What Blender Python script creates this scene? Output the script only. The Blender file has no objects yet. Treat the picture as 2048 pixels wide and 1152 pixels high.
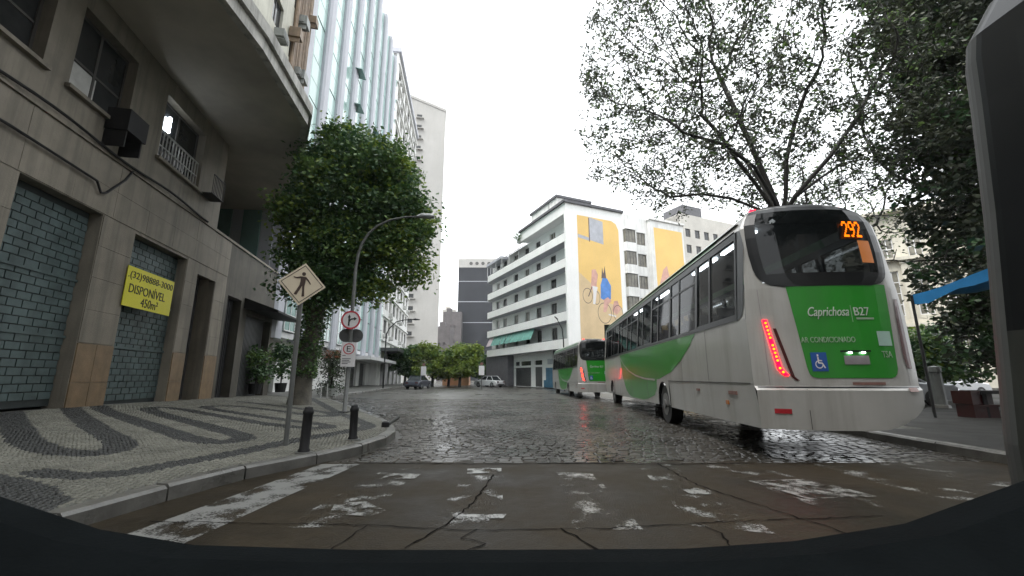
import bpy, math, random
import numpy as np
from mathutils import Vector, Matrix
random.seed(7)
RNG = np.random.default_rng(7)
R = math.radians
scene = bpy.context.scene
col = scene.collection

# ------------------------------------------------------------------ camera, sky, sun, exposure
cam_data = bpy.data.cameras.new('camera')
cam_data.sensor_width = 36.0
cam_data.lens = 36.0 * 850.0 / 2048.0
cam_data.clip_start = 0.05
cam_data.clip_end = 6000.0
camera = bpy.data.objects.new('camera', cam_data)
col.objects.link(camera)
camera.location = (0, 0, 1.25)
camera.rotation_euler = (R(90 + 11.892), 0, 0)
scene.camera = camera

SUN_ELEV, SUN_ROT = R(62), R(239)
world = bpy.data.worlds.new('World')
scene.world = world
world.use_nodes = True
wn = world.node_tree
wn.nodes.clear()
w_out = wn.nodes.new('ShaderNodeOutputWorld')
w_bg = wn.nodes.new('ShaderNodeBackground')
w_sky = wn.nodes.new('ShaderNodeTexSky')
w_sky.sky_type = 'NISHITA'
w_sky.sun_disc = False
w_sky.sun_elevation = SUN_ELEV
w_sky.sun_rotation = SUN_ROT
w_sky.dust_density = 6.0
w_sky.air_density = 1.0
w_hsv = wn.nodes.new('ShaderNodeHueSaturation')
w_hsv.inputs['Saturation'].default_value = 0.22
w_mix = wn.nodes.new('ShaderNodeMixRGB')           # cloud deck: evens the clear sky out to a pale grey
w_mix.inputs['Fac'].default_value = 0.72
w_mix.inputs['Color2'].default_value = (10.6, 11.0, 11.3, 1)
w_bg.inputs['Strength'].default_value = 0.13
wn.links.new(w_sky.outputs[0], w_hsv.inputs['Color'])
wn.links.new(w_hsv.outputs[0], w_mix.inputs['Color1'])
wn.links.new(w_mix.outputs[0], w_bg.inputs['Color'])
wn.links.new(w_bg.outputs[0], w_out.inputs['Surface'])

sun_data = bpy.data.lights.new('sun', 'SUN')
sun_data.energy = 1.5
sun_data.angle = R(35)
sun_data.color = (1.0, 0.97, 0.93)
sun = bpy.data.objects.new('sun', sun_data)
col.objects.link(sun)
sun.rotation_euler = (R(90) - SUN_ELEV, 0, math.pi - SUN_ROT)

scene.view_settings.view_transform = 'Standard'
scene.view_settings.look = 'None'
scene.view_settings.exposure = 1.12
scene.view_settings.gamma = 1.0
scene.view_settings.use_curve_mapping = False
scene.cycles.use_denoising = True
scene.cycles.max_bounces = 8
scene.cycles.transparent_max_bounces = 12
scene.cycles.caustics_reflective = False
scene.cycles.caustics_refractive = False

# ------------------------------------------------------------------ materials
def new_mat(name):
    m = bpy.data.materials.new(name)
    m.use_nodes = True
    nt = m.node_tree
    return m, nt, nt.nodes['Principled BSDF']

def mat(name, c, rough=0.6, var=0.12, scale=2.0, streak=0.0, dirt=None, bump=0.0, bscale=None,
        metal=0.0, spec=0.5, rvar=0.0, coat=0.0, detail=6.0):
    m, nt, b = new_mat(name)
    N, L = nt.nodes, nt.links
    geo = N.new('ShaderNodeNewGeometry')
    mp = N.new('ShaderNodeMapping')
    L.new(geo.outputs['Position'], mp.inputs['Vector'])
    mp.inputs['Scale'].default_value = (1, 1, 1)
    no = N.new('ShaderNodeTexNoise')
    no.inputs['Scale'].default_value = scale
    no.inputs['Detail'].default_value = detail
    no.inputs['Roughness'].default_value = 0.6
    L.new(mp.outputs[0], no.inputs['Vector'])
    ramp = N.new('ShaderNodeValToRGB')
    lo = tuple(max(0, v * (1 - var)) for v in c)
    hi = tuple(min(1, v * (1 + var)) for v in c)
    ramp.color_ramp.elements[0].position = 0.3
    ramp.color_ramp.elements[1].position = 0.7
    ramp.color_ramp.elements[0].color = (*lo, 1)
    ramp.color_ramp.elements[1].color = (*hi, 1)
    L.new(no.outputs[0], ramp.inputs[0])
    cout = ramp.outputs[0]
    if streak > 0:
        mp2 = N.new('ShaderNodeMapping')
        L.new(geo.outputs['Position'], mp2.inputs['Vector'])
        mp2.inputs['Scale'].default_value = (2.4, 2.4, 0.16)
        n2 = N.new('ShaderNodeTexNoise')
        n2.inputs['Scale'].default_value = 1.3
        n2.inputs['Detail'].default_value = 8
        n2.inputs['Roughness'].default_value = 0.65
        L.new(mp2.outputs[0], n2.inputs['Vector'])
        r2 = N.new('ShaderNodeValToRGB')
        r2.color_ramp.elements[0].position = 0.47
        r2.color_ramp.elements[1].position = 0.75
        r2.color_ramp.elements[0].color = (0, 0, 0, 1)
        r2.color_ramp.elements[1].color = (streak, streak, streak, 1)
        L.new(n2.outputs[0], r2.inputs[0])
        mx = N.new('ShaderNodeMixRGB')
        d = dirt or tuple(v * 0.35 for v in c)
        mx.inputs['Color2'].default_value = (*d, 1)
        L.new(r2.outputs[0], mx.inputs['Fac'])
        L.new(cout, mx.inputs['Color1'])
        cout = mx.outputs[0]
    L.new(cout, b.inputs['Base Color'])
    b.inputs['Roughness'].default_value = rough
    b.inputs['Metallic'].default_value = metal
    b.inputs['Specular IOR Level'].default_value = spec
    b.inputs['Coat Weight'].default_value = coat
    if rvar > 0:
        n3 = N.new('ShaderNodeTexNoise')
        n3.inputs['Scale'].default_value = scale * 0.35
        n3.inputs['Detail'].default_value = 5
        L.new(geo.outputs['Position'], n3.inputs['Vector'])
        mr = N.new('ShaderNodeMapRange')
        mr.inputs['From Min'].default_value = 0.35
        mr.inputs['From Max'].default_value = 0.65
        mr.inputs['To Min'].default_value = max(0.03, rough - rvar)
        mr.inputs['To Max'].default_value = rough + rvar
        L.new(n3.outputs[0], mr.inputs[0])
        L.new(mr.outputs[0], b.inputs['Roughness'])
    if bump > 0:
        n4 = N.new('ShaderNodeTexNoise')
        n4.inputs['Scale'].default_value = bscale or scale * 8
        n4.inputs['Detail'].default_value = 4
        L.new(geo.outputs['Position'], n4.inputs['Vector'])
        bp = N.new('ShaderNodeBump')
        bp.inputs['Strength'].default_value = bump
        bp.inputs['Distance'].default_value = 0.02
        L.new(n4.outputs[0], bp.inputs['Height'])
        L.new(bp.outputs[0], b.inputs['Normal'])
    return m

def emit(name, c, strength):
    m, nt, b = new_mat(name)
    b.inputs['Base Color'].default_value = (*[v * 0.3 for v in c], 1)
    b.inputs['Emission Color'].default_value = (*c, 1)
    b.inputs['Emission Strength'].default_value = strength
    return m

def tinted(name, c, fac, rough=0.03):
    """window glass: part clear and tinted, part mirror"""
    m, nt, b = new_mat(name)
    N, L = nt.nodes, nt.links
    out = N['Material Output']
    tr = N.new('ShaderNodeBsdfTransparent')
    tr.inputs['Color'].default_value = (*c, 1)
    b.inputs['Base Color'].default_value = (0.012, 0.015, 0.016, 1)
    b.inputs['Roughness'].default_value = rough
    mx = N.new('ShaderNodeMixShader')
    mx.inputs['Fac'].default_value = fac
    L.new(tr.outputs[0], mx.inputs[1])
    L.new(b.outputs[0], mx.inputs[2])
    L.new(mx.outputs[0], out.inputs['Surface'])
    return m

def worn_paint(name, c, amount=0.52, scale=3.2):
    """road paint rubbed through to the road"""
    m, nt, b = new_mat(name)
    N, L = nt.nodes, nt.links
    out = N['Material Output']
    geo = N.new('ShaderNodeNewGeometry')
    n1 = N.new('ShaderNodeTexNoise'); n1.inputs['Scale'].default_value = scale; n1.inputs['Detail'].default_value = 3
    n2 = N.new('ShaderNodeTexNoise'); n2.inputs['Scale'].default_value = scale * 14; n2.inputs['Detail'].default_value = 4
    L.new(geo.outputs['Position'], n1.inputs['Vector']); L.new(geo.outputs['Position'], n2.inputs['Vector'])
    ad = N.new('ShaderNodeMath'); ad.operation = 'MULTIPLY_ADD'
    ad.inputs[1].default_value = 0.45
    L.new(n2.outputs[0], ad.inputs[0]); L.new(n1.outputs[0], ad.inputs[2])
    mr = N.new('ShaderNodeMapRange')
    mr.inputs['From Min'].default_value = amount + 0.14; mr.inputs['From Max'].default_value = amount + 0.30
    L.new(ad.outputs[0], mr.inputs[0])
    tr = N.new('ShaderNodeBsdfTransparent')
    b.inputs['Base Color'].default_value = (*c, 1); b.inputs['Roughness'].default_value = 0.35
    mx = N.new('ShaderNodeMixShader')
    L.new(mr.outputs[0], mx.inputs['Fac']); L.new(tr.outputs[0], mx.inputs[1]); L.new(b.outputs[0], mx.inputs[2])
    L.new(mx.outputs[0], out.inputs['Surface'])
    return m

def wet_road(name, c, rough_lo, rough_hi, scale=0.7, bump=0.25, bscale=55.0, brown=None, spec=0.45):
    m, nt, b = new_mat(name)
    b.inputs['Specular IOR Level'].default_value = spec
    N, L = nt.nodes, nt.links
    geo = N.new('ShaderNodeNewGeometry')
    n1 = N.new('ShaderNodeTexNoise'); n1.inputs['Scale'].default_value = scale; n1.inputs['Detail'].default_value = 7; n1.inputs['Roughness'].default_value = 0.62
    n2 = N.new('ShaderNodeTexNoise'); n2.inputs['Scale'].default_value = bscale; n2.inputs['Detail'].default_value = 3
    n3 = N.new('ShaderNodeTexNoise'); n3.inputs['Scale'].default_value = 9.0; n3.inputs['Detail'].default_value = 5
    for n in (n1, n2, n3): L.new(geo.outputs['Position'], n.inputs['Vector'])
    rp = N.new('ShaderNodeValToRGB')
    rp.color_ramp.elements[0].position = 0.32; rp.color_ramp.elements[1].position = 0.68
    rp.color_ramp.elements[0].color = (*[v * 0.62 for v in c], 1)
    rp.color_ramp.elements[1].color = (*(brown or [v * 1.4 for v in c]), 1)
    L.new(n1.outputs[0], rp.inputs[0])
    mx = N.new('ShaderNodeMixRGB'); mx.blend_type = 'MULTIPLY'; mx.inputs['Fac'].default_value = 0.5
    r3 = N.new('ShaderNodeValToRGB')
    r3.color_ramp.elements[0].color = (0.45, 0.45, 0.45, 1); r3.color_ramp.elements[1].color = (1.3, 1.3, 1.3, 1)
    L.new(n3.outputs[0], r3.inputs[0])
    L.new(rp.outputs[0], mx.inputs['Color1']); L.new(r3.outputs[0], mx.inputs['Color2'])
    L.new(mx.outputs[0], b.inputs['Base Color'])
    mr = N.new('ShaderNodeMapRange')
    mr.inputs['From Min'].default_value = 0.35; mr.inputs['From Max'].default_value = 0.62
    mr.inputs['To Min'].default_value = rough_lo; mr.inputs['To Max'].default_value = rough_hi
    L.new(n1.outputs[0], mr.inputs[0]); L.new(mr.outputs[0], b.inputs['Roughness'])
    bp = N.new('ShaderNodeBump'); bp.inputs['Strength'].default_value = bump; bp.inputs['Distance'].default_value = 0.012
    ad = N.new('ShaderNodeMath'); ad.operation = 'ADD'
    L.new(n2.outputs[0], ad.inputs[0]); L.new(n3.outputs[0], ad.inputs[1])
    L.new(ad.outputs[0], bp.inputs['Height']); L.new(bp.outputs[0], b.inputs['Normal'])
    return m

def leaf_mat(name, c, trans=0.25):
    m, nt, b = new_mat(name)
    N, L = nt.nodes, nt.links
    out = N['Material Output']
    geo = N.new('ShaderNodeNewGeometry')
    no = N.new('ShaderNodeTexNoise'); no.inputs['Scale'].default_value = 1.1; no.inputs['Detail'].default_value = 4
    L.new(geo.outputs['Position'], no.inputs['Vector'])
    rp = N.new('ShaderNodeValToRGB')
    rp.color_ramp.elements[0].position = 0.35; rp.color_ramp.elements[1].position = 0.68
    rp.color_ramp.elements[0].color = (c[0] * .65, c[1] * .7, c[2] * .8, 1)
    rp.color_ramp.elements[1].color = (c[0] * 1.45, c[1] * 1.3, c[2] * 1.0, 1)
    L.new(no.outputs[0], rp.inputs[0]); L.new(rp.outputs[0], b.inputs['Base Color'])
    b.inputs['Roughness'].default_value = 0.45
    tl = N.new('ShaderNodeBsdfTranslucent'); L.new(rp.outputs[0], tl.inputs['Color'])
    mx = N.new('ShaderNodeMixShader'); mx.inputs['Fac'].default_value = trans
    L.new(b.outputs[0], mx.inputs[1]); L.new(tl.outputs[0], mx.inputs[2]); L.new(mx.outputs[0], out.inputs['Surface'])
    return m

M = {}
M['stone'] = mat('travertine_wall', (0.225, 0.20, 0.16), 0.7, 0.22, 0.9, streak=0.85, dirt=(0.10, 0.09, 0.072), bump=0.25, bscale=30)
M['stone_dark'] = mat('shadowed_wall', (0.085, 0.077, 0.062), 0.75, 0.3, 0.9, streak=0.7, dirt=(0.03, 0.03, 0.026), bump=0.25, bscale=30)  # facade stone darkened: its shadow is put into the colour
M['ochre'] = mat('ochre_granite', (0.20, 0.135, 0.075), 0.45, 0.22, 3.5, streak=0.4, bump=0.1)
M['soffit'] = mat('canopy_plaster', (0.42, 0.385, 0.33), 0.85, 0.2, 0.5, bump=0.08)
M['fascia'] = mat('stained_fascia', (0.45, 0.44, 0.41), 0.8, 0.35, 1.1, streak=0.9, dirt=(0.07, 0.07, 0.065), bump=0.2)
M['teal_steel'] = mat('teal_shutter', (0.080, 0.112, 0.112), 0.5, 0.3, 2.2, streak=0.4, metal=0.1)
M['shutter_back'] = mat('shutter_joint', (0.026, 0.033, 0.033), 0.7, 0.2)
M['black'] = mat('black_gap', (0.012, 0.013, 0.014), 0.7, 0.1)
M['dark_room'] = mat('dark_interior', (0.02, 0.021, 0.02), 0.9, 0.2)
M['darkmetal'] = mat('dark_iron', (0.02, 0.02, 0.021), 0.6, 0.3, bump=0.15, spec=0.25)
M['grey_metal'] = mat('galvanised_steel', (0.26, 0.27, 0.27), 0.45, 0.15, 5, metal=0.4)
M['yellow'] = mat('yellow_banner', (0.72, 0.66, 0.03), 0.45, 0.05, 1.5)
M['ink'] = mat('black_lettering', (0.012, 0.013, 0.012), 0.5, 0.1)
M['cream'] = mat('cream_plaster', (0.50, 0.49, 0.42), 0.8, 0.12, 0.8, streak=0.5, dirt=(0.2, 0.19, 0.16))
M['brownpipe'] = mat('brown_pipework', (0.21, 0.15, 0.10), 0.6, 0.3, 3, streak=0.5)
M['acbox'] = mat('air_conditioner_case', (0.22, 0.23, 0.22), 0.5, 0.25, 4, streak=0.4)
M['acwhite'] = mat('air_conditioner_white', (0.55, 0.55, 0.53), 0.5, 0.15, 4, streak=0.3)
M['white'] = mat('white_plaster', (0.74, 0.74, 0.72), 0.75, 0.09, 0.8, streak=0.5, dirt=(0.33, 0.33, 0.31))
M['white_clean'] = mat('white_wall_paint', (0.88, 0.88, 0.86), 0.7, 0.04, 0.6, streak=0.2, dirt=(0.55, 0.55, 0.53))
M['greyfin'] = mat('pale_grey_fin', (0.42, 0.43, 0.47), 0.55, 0.06, 0.8, streak=0.12)
M['tealglass'] = mat('teal_curtain_glass', (0.38, 0.54, 0.50), 0.12, 0.12, 0.6, spec=0.8)
M['tealdark'] = mat('dark_teal_glass', (0.16, 0.27, 0.25), 0.12, 0.2, 0.6, spec=0.8)
M['concrete'] = mat('pale_concrete', (0.40, 0.39, 0.37), 0.8, 0.09, 0.12, streak=0.35, dirt=(0.31, 0.30, 0.28))
M['darktower'] = mat('dark_glass_tower', (0.022, 0.024, 0.030), 0.45, 0.12, 0.3, spec=0.2)
M['farbrick'] = mat('far_brown_block', (0.10, 0.09, 0.09), 0.8, 0.2, 0.5)
M['farpale'] = mat('far_pale_block', (0.5, 0.48, 0.44), 0.8, 0.1, 0.5)
M['orange_wall'] = mat('orange_wall', (0.62, 0.33, 0.18), 0.8, 0.15, 0.8)
M['mural'] = mat('mural_yellow', (0.80, 0.54, 0.19), 0.75, 0.07, 0.35, streak=0.15, dirt=(0.66, 0.5, 0.3))
M['mural_sand'] = mat('mural_sand', (0.66, 0.50, 0.30), 0.75, 0.10, 0.6)
M['mural_grey'] = mat('mural_grey', (0.45, 0.46, 0.50), 0.75, 0.15, 1.2)
M['mural_blue'] = mat('mural_blue', (0.10, 0.25, 0.60), 0.75, 0.2, 1.5)
M['mural_pink'] = mat('mural_pink', (0.62, 0.36, 0.30), 0.75, 0.2, 1.5)
M['mural_dark'] = mat('mural_dark', (0.14, 0.10, 0.10), 0.75, 0.2, 1.5)
M['window_dark'] = mat('dark_window_pane', (0.035, 0.038, 0.04), 0.12, 0.4, 0.9)
M['window_grey'] = mat('curtained_window_pane', (0.16, 0.15, 0.12), 0.15, 0.5, 1.3)
M['frame_dark'] = mat('dark_window_frame', (0.07, 0.065, 0.06), 0.5, 0.2)
M['frame_white'] = mat('white_window_frame', (0.62, 0.62, 0.62), 0.5, 0.1)
M['bluedoor'] = mat('blue_painted_door', (0.05, 0.15, 0.24), 0.5, 0.15, 2, streak=0.4)
M['greenawn'] = mat('green_awning_cloth', (0.13, 0.33, 0.28), 0.7, 0.2, 2, streak=0.4)
M['paleawn'] = mat('pale_awning_cloth', (0.5, 0.42, 0.44), 0.7, 0.2, 2)
M['roofdark'] = mat('dark_roof_edge', (0.10, 0.10, 0.11), 0.7, 0.2)
M['shutter_dark'] = mat('dark_roller_shutter', (0.06, 0.062, 0.063), 0.5, 0.2, 2, streak=0.4)
M['historic'] = mat('historic_stone', (0.52, 0.49, 0.41), 0.8, 0.14, 0.7, streak=0.5, dirt=(0.26, 0.24, 0.2))
# road
M['asphalt'] = wet_road('wet_worn_asphalt', (0.027, 0.023, 0.017), 0.40, 0.68, scale=0.75, bump=0.4, brown=(0.043, 0.034, 0.022), spec=0.08)
M['mortar'] = mat('wet_sand_joint', (0.040, 0.037, 0.032), 0.28, 0.3, 6, bump=0.3)
M['farsetts'] = wet_road('wet_cobble_sheet', (0.072, 0.068, 0.060), 0.2, 0.42, scale=0.35, bump=0.9, bscale=7, spec=0.22)
M['sett'] = wet_road('wet_granite_sett', (0.048, 0.045, 0.039), 0.12, 0.36, scale=0.55, bump=0.18, bscale=40, brown=(0.060, 0.053, 0.043), spec=0.28)
M['pave_base'] = mat('pavement_sand', (0.10, 0.10, 0.09), 0.5, 0.25, 5, bump=0.3)
M['pave_white'] = mat('white_limestone_pavement', (0.165, 0.162, 0.135), 0.5, 0.30, 2.4, bump=0.3, bscale=30, rvar=0.12, spec=0.25)
M['pave_black'] = mat('black_basalt_pavement', (0.026, 0.027, 0.025), 0.5, 0.3, 5, bump=0.3, bscale=30)
M['plaza'] = mat('wet_plaza_paving', (0.024, 0.024, 0.022), 0.65, 0.3, 3, bump=0.3, rvar=0.1, spec=0.12)
M['kerb'] = mat('granite_kerb', (0.12, 0.117, 0.106), 0.4, 0.3, 3, bump=0.3, rvar=0.15)
M['paint'] = worn_paint('worn_white_paint', (0.21, 0.21, 0.20), 0.47)
M['paint_more'] = worn_paint('very_worn_white_paint', (0.24, 0.24, 0.225), 0.655)
M['paint_mid'] = worn_paint('half_worn_white_paint', (0.24, 0.24, 0.225), 0.535, 5.0)
M['crack'] = mat('crack_dark', (0.009, 0.008, 0.007), 0.9, 0.2, spec=0.02)
M['ground'] = mat('open_ground', (0.09, 0.085, 0.075), 0.5, 0.2, 0.3)
# bus
M['buswhite'] = mat('bus_white_paint', (0.43, 0.425, 0.405), 0.28, 0.07, 1.6, streak=0.75, dirt=(0.27, 0.255, 0.225), coat=0.25)
M['busgreen'] = mat('bus_green_paint', (0.020, 0.26, 0.020), 0.28, 0.10, 0.8, streak=0.3, dirt=(0.04, 0.17, 0.04), coat=0.3)
M['busgreen_roof'] = mat('bus_pale_green_paint', (0.16, 0.30, 0.17), 0.3, 0.12, 0.8, streak=0.3, dirt=(0.15, 0.2, 0.14), coat=0.3)
M['busblack'] = mat('black_bus_frame', (0.009, 0.010, 0.011), 0.28, 0.1, 1, spec=0.3)
M['busin'] = mat('bus_interior_grey', (0.10, 0.105, 0.11), 0.6, 0.1)
M['seat'] = mat('bus_seat_cover', (0.03, 0.04, 0.06), 0.6, 0.2)
M['busglass'] = tinted('tinted_bus_glass', (0.20, 0.21, 0.21), 0.5)
M['busglass_side'] = tinted('tinted_side_glass', (0.42, 0.44, 0.44), 0.42)
M['rubber'] = mat('tyre_rubber', (0.016, 0.016, 0.016), 0.55, 0.2, bump=0.2)
M['rim'] = mat('dusty_rim', (0.16, 0.155, 0.15), 0.5, 0.2)
M['redlens'] = emit('lit_red_lens', (1.0, 0.0, 0.006), 9.0)
M['ledyellow'] = emit('lit_brake_led', (1.0, 0.16, 0.0), 3.2)
M['redoff'] = mat('unlit_tail_lens', (0.09, 0.03, 0.03), 0.15, 0.2)
M['markred'] = emit('lit_marker_lamp', (1.0, 0.01, 0.03), 3.0)
M['strip'] = emit('lit_ceiling_strip', (0.85, 0.93, 1.0), 16.0)
M['whiteled'] = emit('lit_plate_lamp', (0.9, 0.95, 1.0), 6.0)
M['routeled'] = emit('lit_route_led', (1.0, 0.16, 0.0), 1.3)
M['plate'] = mat('grey_plate', (0.24, 0.22, 0.23), 0.5, 0.15, 8)
M['accessblue'] = mat('access_blue', (0.02, 0.09, 0.33), 0.4, 0.08)
M['letter_white'] = mat('white_lettering', (0.55, 0.60, 0.55), 0.5, 0.05)
M['letter_pale'] = mat('faded_lettering', (0.30, 0.42, 0.29), 0.5, 0.1)
M['sticker'] = mat('pale_blue_sticker', (0.36, 0.52, 0.46), 0.5, 0.1)
M['orangepaper'] = emit('glowing_orange_notice', (0.5, 0.16, 0.03), 0.25)  # plain paper, its brightness added as emission
M['redrefl'] = mat('red_reflector', (0.45, 0.03, 0.04), 0.3, 0.2)
M['orangerefl'] = mat('orange_reflector', (0.45, 0.16, 0.04), 0.3, 0.2)
M['dirtyred'] = mat('dull_reflector', (0.22, 0.12, 0.10), 0.4, 0.2, 20)
# signs
M['signcream'] = mat('cream_sign_face', (0.72, 0.62, 0.46), 0.4, 0.05)
M['signwhite'] = mat('white_sign_face', (0.72, 0.70, 0.70), 0.4, 0.04)
M['signred'] = mat('red_sign_ring', (0.50, 0.03, 0.05), 0.4, 0.08)
M['signdark'] = mat('dark_sign_back', (0.06, 0.06, 0.06), 0.5, 0.1)
M['polegrey'] = mat('grey_pole_paint', (0.13, 0.135, 0.13), 0.45, 0.15, 5, streak=0.3)
# plants
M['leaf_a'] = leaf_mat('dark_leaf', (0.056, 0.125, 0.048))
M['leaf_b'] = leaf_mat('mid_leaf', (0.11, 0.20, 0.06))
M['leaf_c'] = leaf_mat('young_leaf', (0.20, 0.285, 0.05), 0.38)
M['leaf_far'] = leaf_mat('bright_leaf', (0.24, 0.33, 0.07), 0.4)
M['leaf_d'] = leaf_mat('dull_leaf', (0.052, 0.068, 0.040), 0.22)
M['leaf_r'] = leaf_mat('red_leaf', (0.20, 0.07, 0.03))
M['bark'] = mat('wet_bark', (0.026, 0.023, 0.019), 0.7, 0.4, 5, bump=0.8, bscale=18)
M['bark_pale'] = mat('mottled_bark', (0.075, 0.066, 0.05), 0.7, 0.45, 4, bump=0.6, bscale=18)
# cars etc
M['carsilver'] = mat('silver_car_paint', (0.42, 0.44, 0.47), 0.22, 0.04, 2, metal=0.3, coat=0.5)
M['carwhite'] = mat('white_car_paint', (0.68, 0.69, 0.70), 0.22, 0.03, 2, coat=0.5)
M['carred'] = mat('dark_red_car_paint', (0.16, 0.03, 0.03), 0.25, 0.05, 2, coat=0.5)
M['cardark'] = mat('dark_van_paint', (0.05, 0.055, 0.075), 0.3, 0.1, 2, coat=0.4)
M['carglass'] = mat('car_glass', (0.02, 0.025, 0.028), 0.06, 0.1, 1, spec=0.7)
M['headlamp'] = mat('headlamp_lens', (0.5, 0.5, 0.5), 0.1, 0.1)
M['bluetarp'] = mat('blue_tarpaulin', (0.03, 0.25, 0.58), 0.35, 0.15, 1.5, streak=0.2)
M['stallred'] = mat('red_plastic', (0.030, 0.005, 0.005), 0.4, 0.2)
M['potwhite'] = mat('white_planter', (0.45, 0.46, 0.44), 0.6, 0.1)
M['dash'] = mat('dashboard_vinyl', (0.005, 0.0065, 0.0072), 0.9, 0.2, 6, bump=0.15, bscale=90, spec=0.04)
M['busgrey'] = mat('shaded_bus_paint', (0.07, 0.073, 0.07), 0.55, 0.1, 1.5, streak=0.3, spec=0.2)
M['busbody_dark'] = mat('dark_bus_paint', (0.03, 0.032, 0.028), 0.3, 0.15, 1.5, coat=0.3)

# ------------------------------------------------------------------ helpers
class MB:
    def __init__(s): s.v, s.f, s.m = [], [], []
    def quad(s, a, b, c, d, mi=0):
        n = len(s.v); s.v += [a, b, c, d]; s.f.append((n, n + 1, n + 2, n + 3)); s.m.append(mi)
    def poly(s, pts, mi=0):
        n = len(s.v); s.v += list(pts); s.f.append(tuple(range(n, n + len(pts)))); s.m.append(mi)
    def box(s, x0, x1, y0, y1, z0, z1, mi=0):
        n = len(s.v)
        s.v += [(x0, y0, z0), (x1, y0, z0), (x1, y1, z0), (x0, y1, z0), (x0, y0, z1), (x1, y0, z1), (x1, y1, z1), (x0, y1, z1)]
        for f in ((0, 3, 2, 1), (4, 5, 6, 7), (0, 1, 5, 4), (1, 2, 6, 5), (2, 3, 7, 6), (3, 0, 4, 7)):
            s.f.append(tuple(n + i for i in f)); s.m.append(mi)
    def prism(s, pts, a0, a1, axis='z', mi=0):
        """polygon extruded: axis z -> pts (x,y); axis y -> pts (x,z); axis x -> pts (y,z)"""
        def P(p, a):
            return (p[0], p[1], a) if axis == 'z' else ((p[0], a, p[1]) if axis == 'y' else (a, p[0], p[1]))
        n = len(s.v); k = len(pts)
        s.v += [P(p, a0) for p in pts] + [P(p, a1) for p in pts]
        s.f.append(tuple(range(n, n + k))); s.m.append(mi)
        s.f.append(tuple(range(n + 2 * k - 1, n + k - 1, -1))); s.m.append(mi)
        for i in range(k):
            j = (i + 1) % k
            s.f.append((n + i, n + j, n + k + j, n + k + i)); s.m.append(mi)
    def tube(s, pts, r, n=8, mi=0, cap=True):
        pts = [Vector(p) for p in pts]
        rs = r if isinstance(r, (list, tuple)) else [r] * len(pts)
        base = len(s.v)
        up = Vector((0.13, 0.21, 0.97))
        for i, p in enumerate(pts):
            d = (pts[min(i + 1, len(pts) - 1)] - pts[max(i - 1, 0)]).normalized()
            a = d.cross(up)
            if a.length < 1e-3: a = d.cross(Vector((1, 0, 0)))
            a.normalize(); b = d.cross(a)
            for k in range(n):
                t = 2 * math.pi * k / n
                s.v.append(tuple(p + (a * math.cos(t) + b * math.sin(t)) * rs[i]))
        for i in range(len(pts) - 1):
            for k in range(n):
                k2 = (k + 1) % n
                s.f.append((base + i * n + k, base + i * n + k2, base + (i + 1) * n + k2, base + (i + 1) * n + k)); s.m.append(mi)
        if cap:
            s.f.append(tuple(base + k for k in range(n))); s.m.append(mi)
            s.f.append(tuple(base + (len(pts) - 1) * n + k for k in reversed(range(n)))); s.m.append(mi)
    def lathe(s, prof, c=(0, 0, 0), n=14, mi=0):
        base = len(s.v)
        for r, z in prof:
            for k in range(n):
                t = 2 * math.pi * k / n
                s.v.append((c[0] + r * math.cos(t), c[1] + r * math.sin(t), c[2] + z))
        for i in range(len(prof) - 1):
            for k in range(n):
                k2 = (k + 1) % n
                s.f.append((base + i * n + k, base + i * n + k2, base + (i + 1) * n + k2, base + (i + 1) * n + k)); s.m.append(mi)
    def disc(s, c, r, y0, y1, n=20, mi=0):
        s.prism([(c[0] + r * math.cos(2 * math.pi * k / n), c[1] + r * math.sin(2 * math.pi * k / n)) for k in range(n)], y0, y1, 'y', mi)
    def build(s, name, mats, parent=None, smooth=False, loc=None):
        me = bpy.data.meshes.new(name)
        me.from_pydata(s.v, [], s.f)
        mats = mats if isinstance(mats, (list, tuple)) else [mats]
        for m in mats: me.materials.append(m)
        if len(mats) > 1: me.polygons.foreach_set('material_index', s.m)
        if smooth: me.polygons.foreach_set('use_smooth', [True] * len(s.f))
        me.update()
        o = bpy.data.objects.new(name, me)
        col.objects.link(o)
        if parent: o.parent = parent
        if loc: o.location = loc
        return o

def smooth_by_angle(o, deg=35):
    me = o.data
    me.polygons.foreach_set('use_smooth', [True] * len(me.polygons))
    try: me.set_sharp_from_angle(angle=R(deg))
    except Exception: pass

def empty(name, label, cat, loc=(0, 0, 0), rz=0.0, group=None):
    o = bpy.data.objects.new(name, None); col.objects.link(o)
    o.location = loc; o.rotation_euler = (0, 0, rz); o.empty_display_size = 0.2
    o['label'] = label; o['category'] = cat
    if group: o['group'] = group
    return o

def tag(o, label=None, cat=None, group=None, kind=None):
    if label: o['label'] = label
    if cat: o['category'] = cat
    if group: o['group'] = group
    if kind: o['kind'] = kind
    return o

def dup(o, name=None, parent=None, loc=None):
    c = o.copy(); col.objects.link(c)
    if parent: c.parent = parent
    if loc is not None: c.location = loc
    return c

def copy_tree(o, parent=None, skip=()):
    c = o.copy(); col.objects.link(c); c.parent = parent
    for ch in list(o.children):
        if ch.name.split('.')[0] not in skip: copy_tree(ch, c, skip)
    return c

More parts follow.
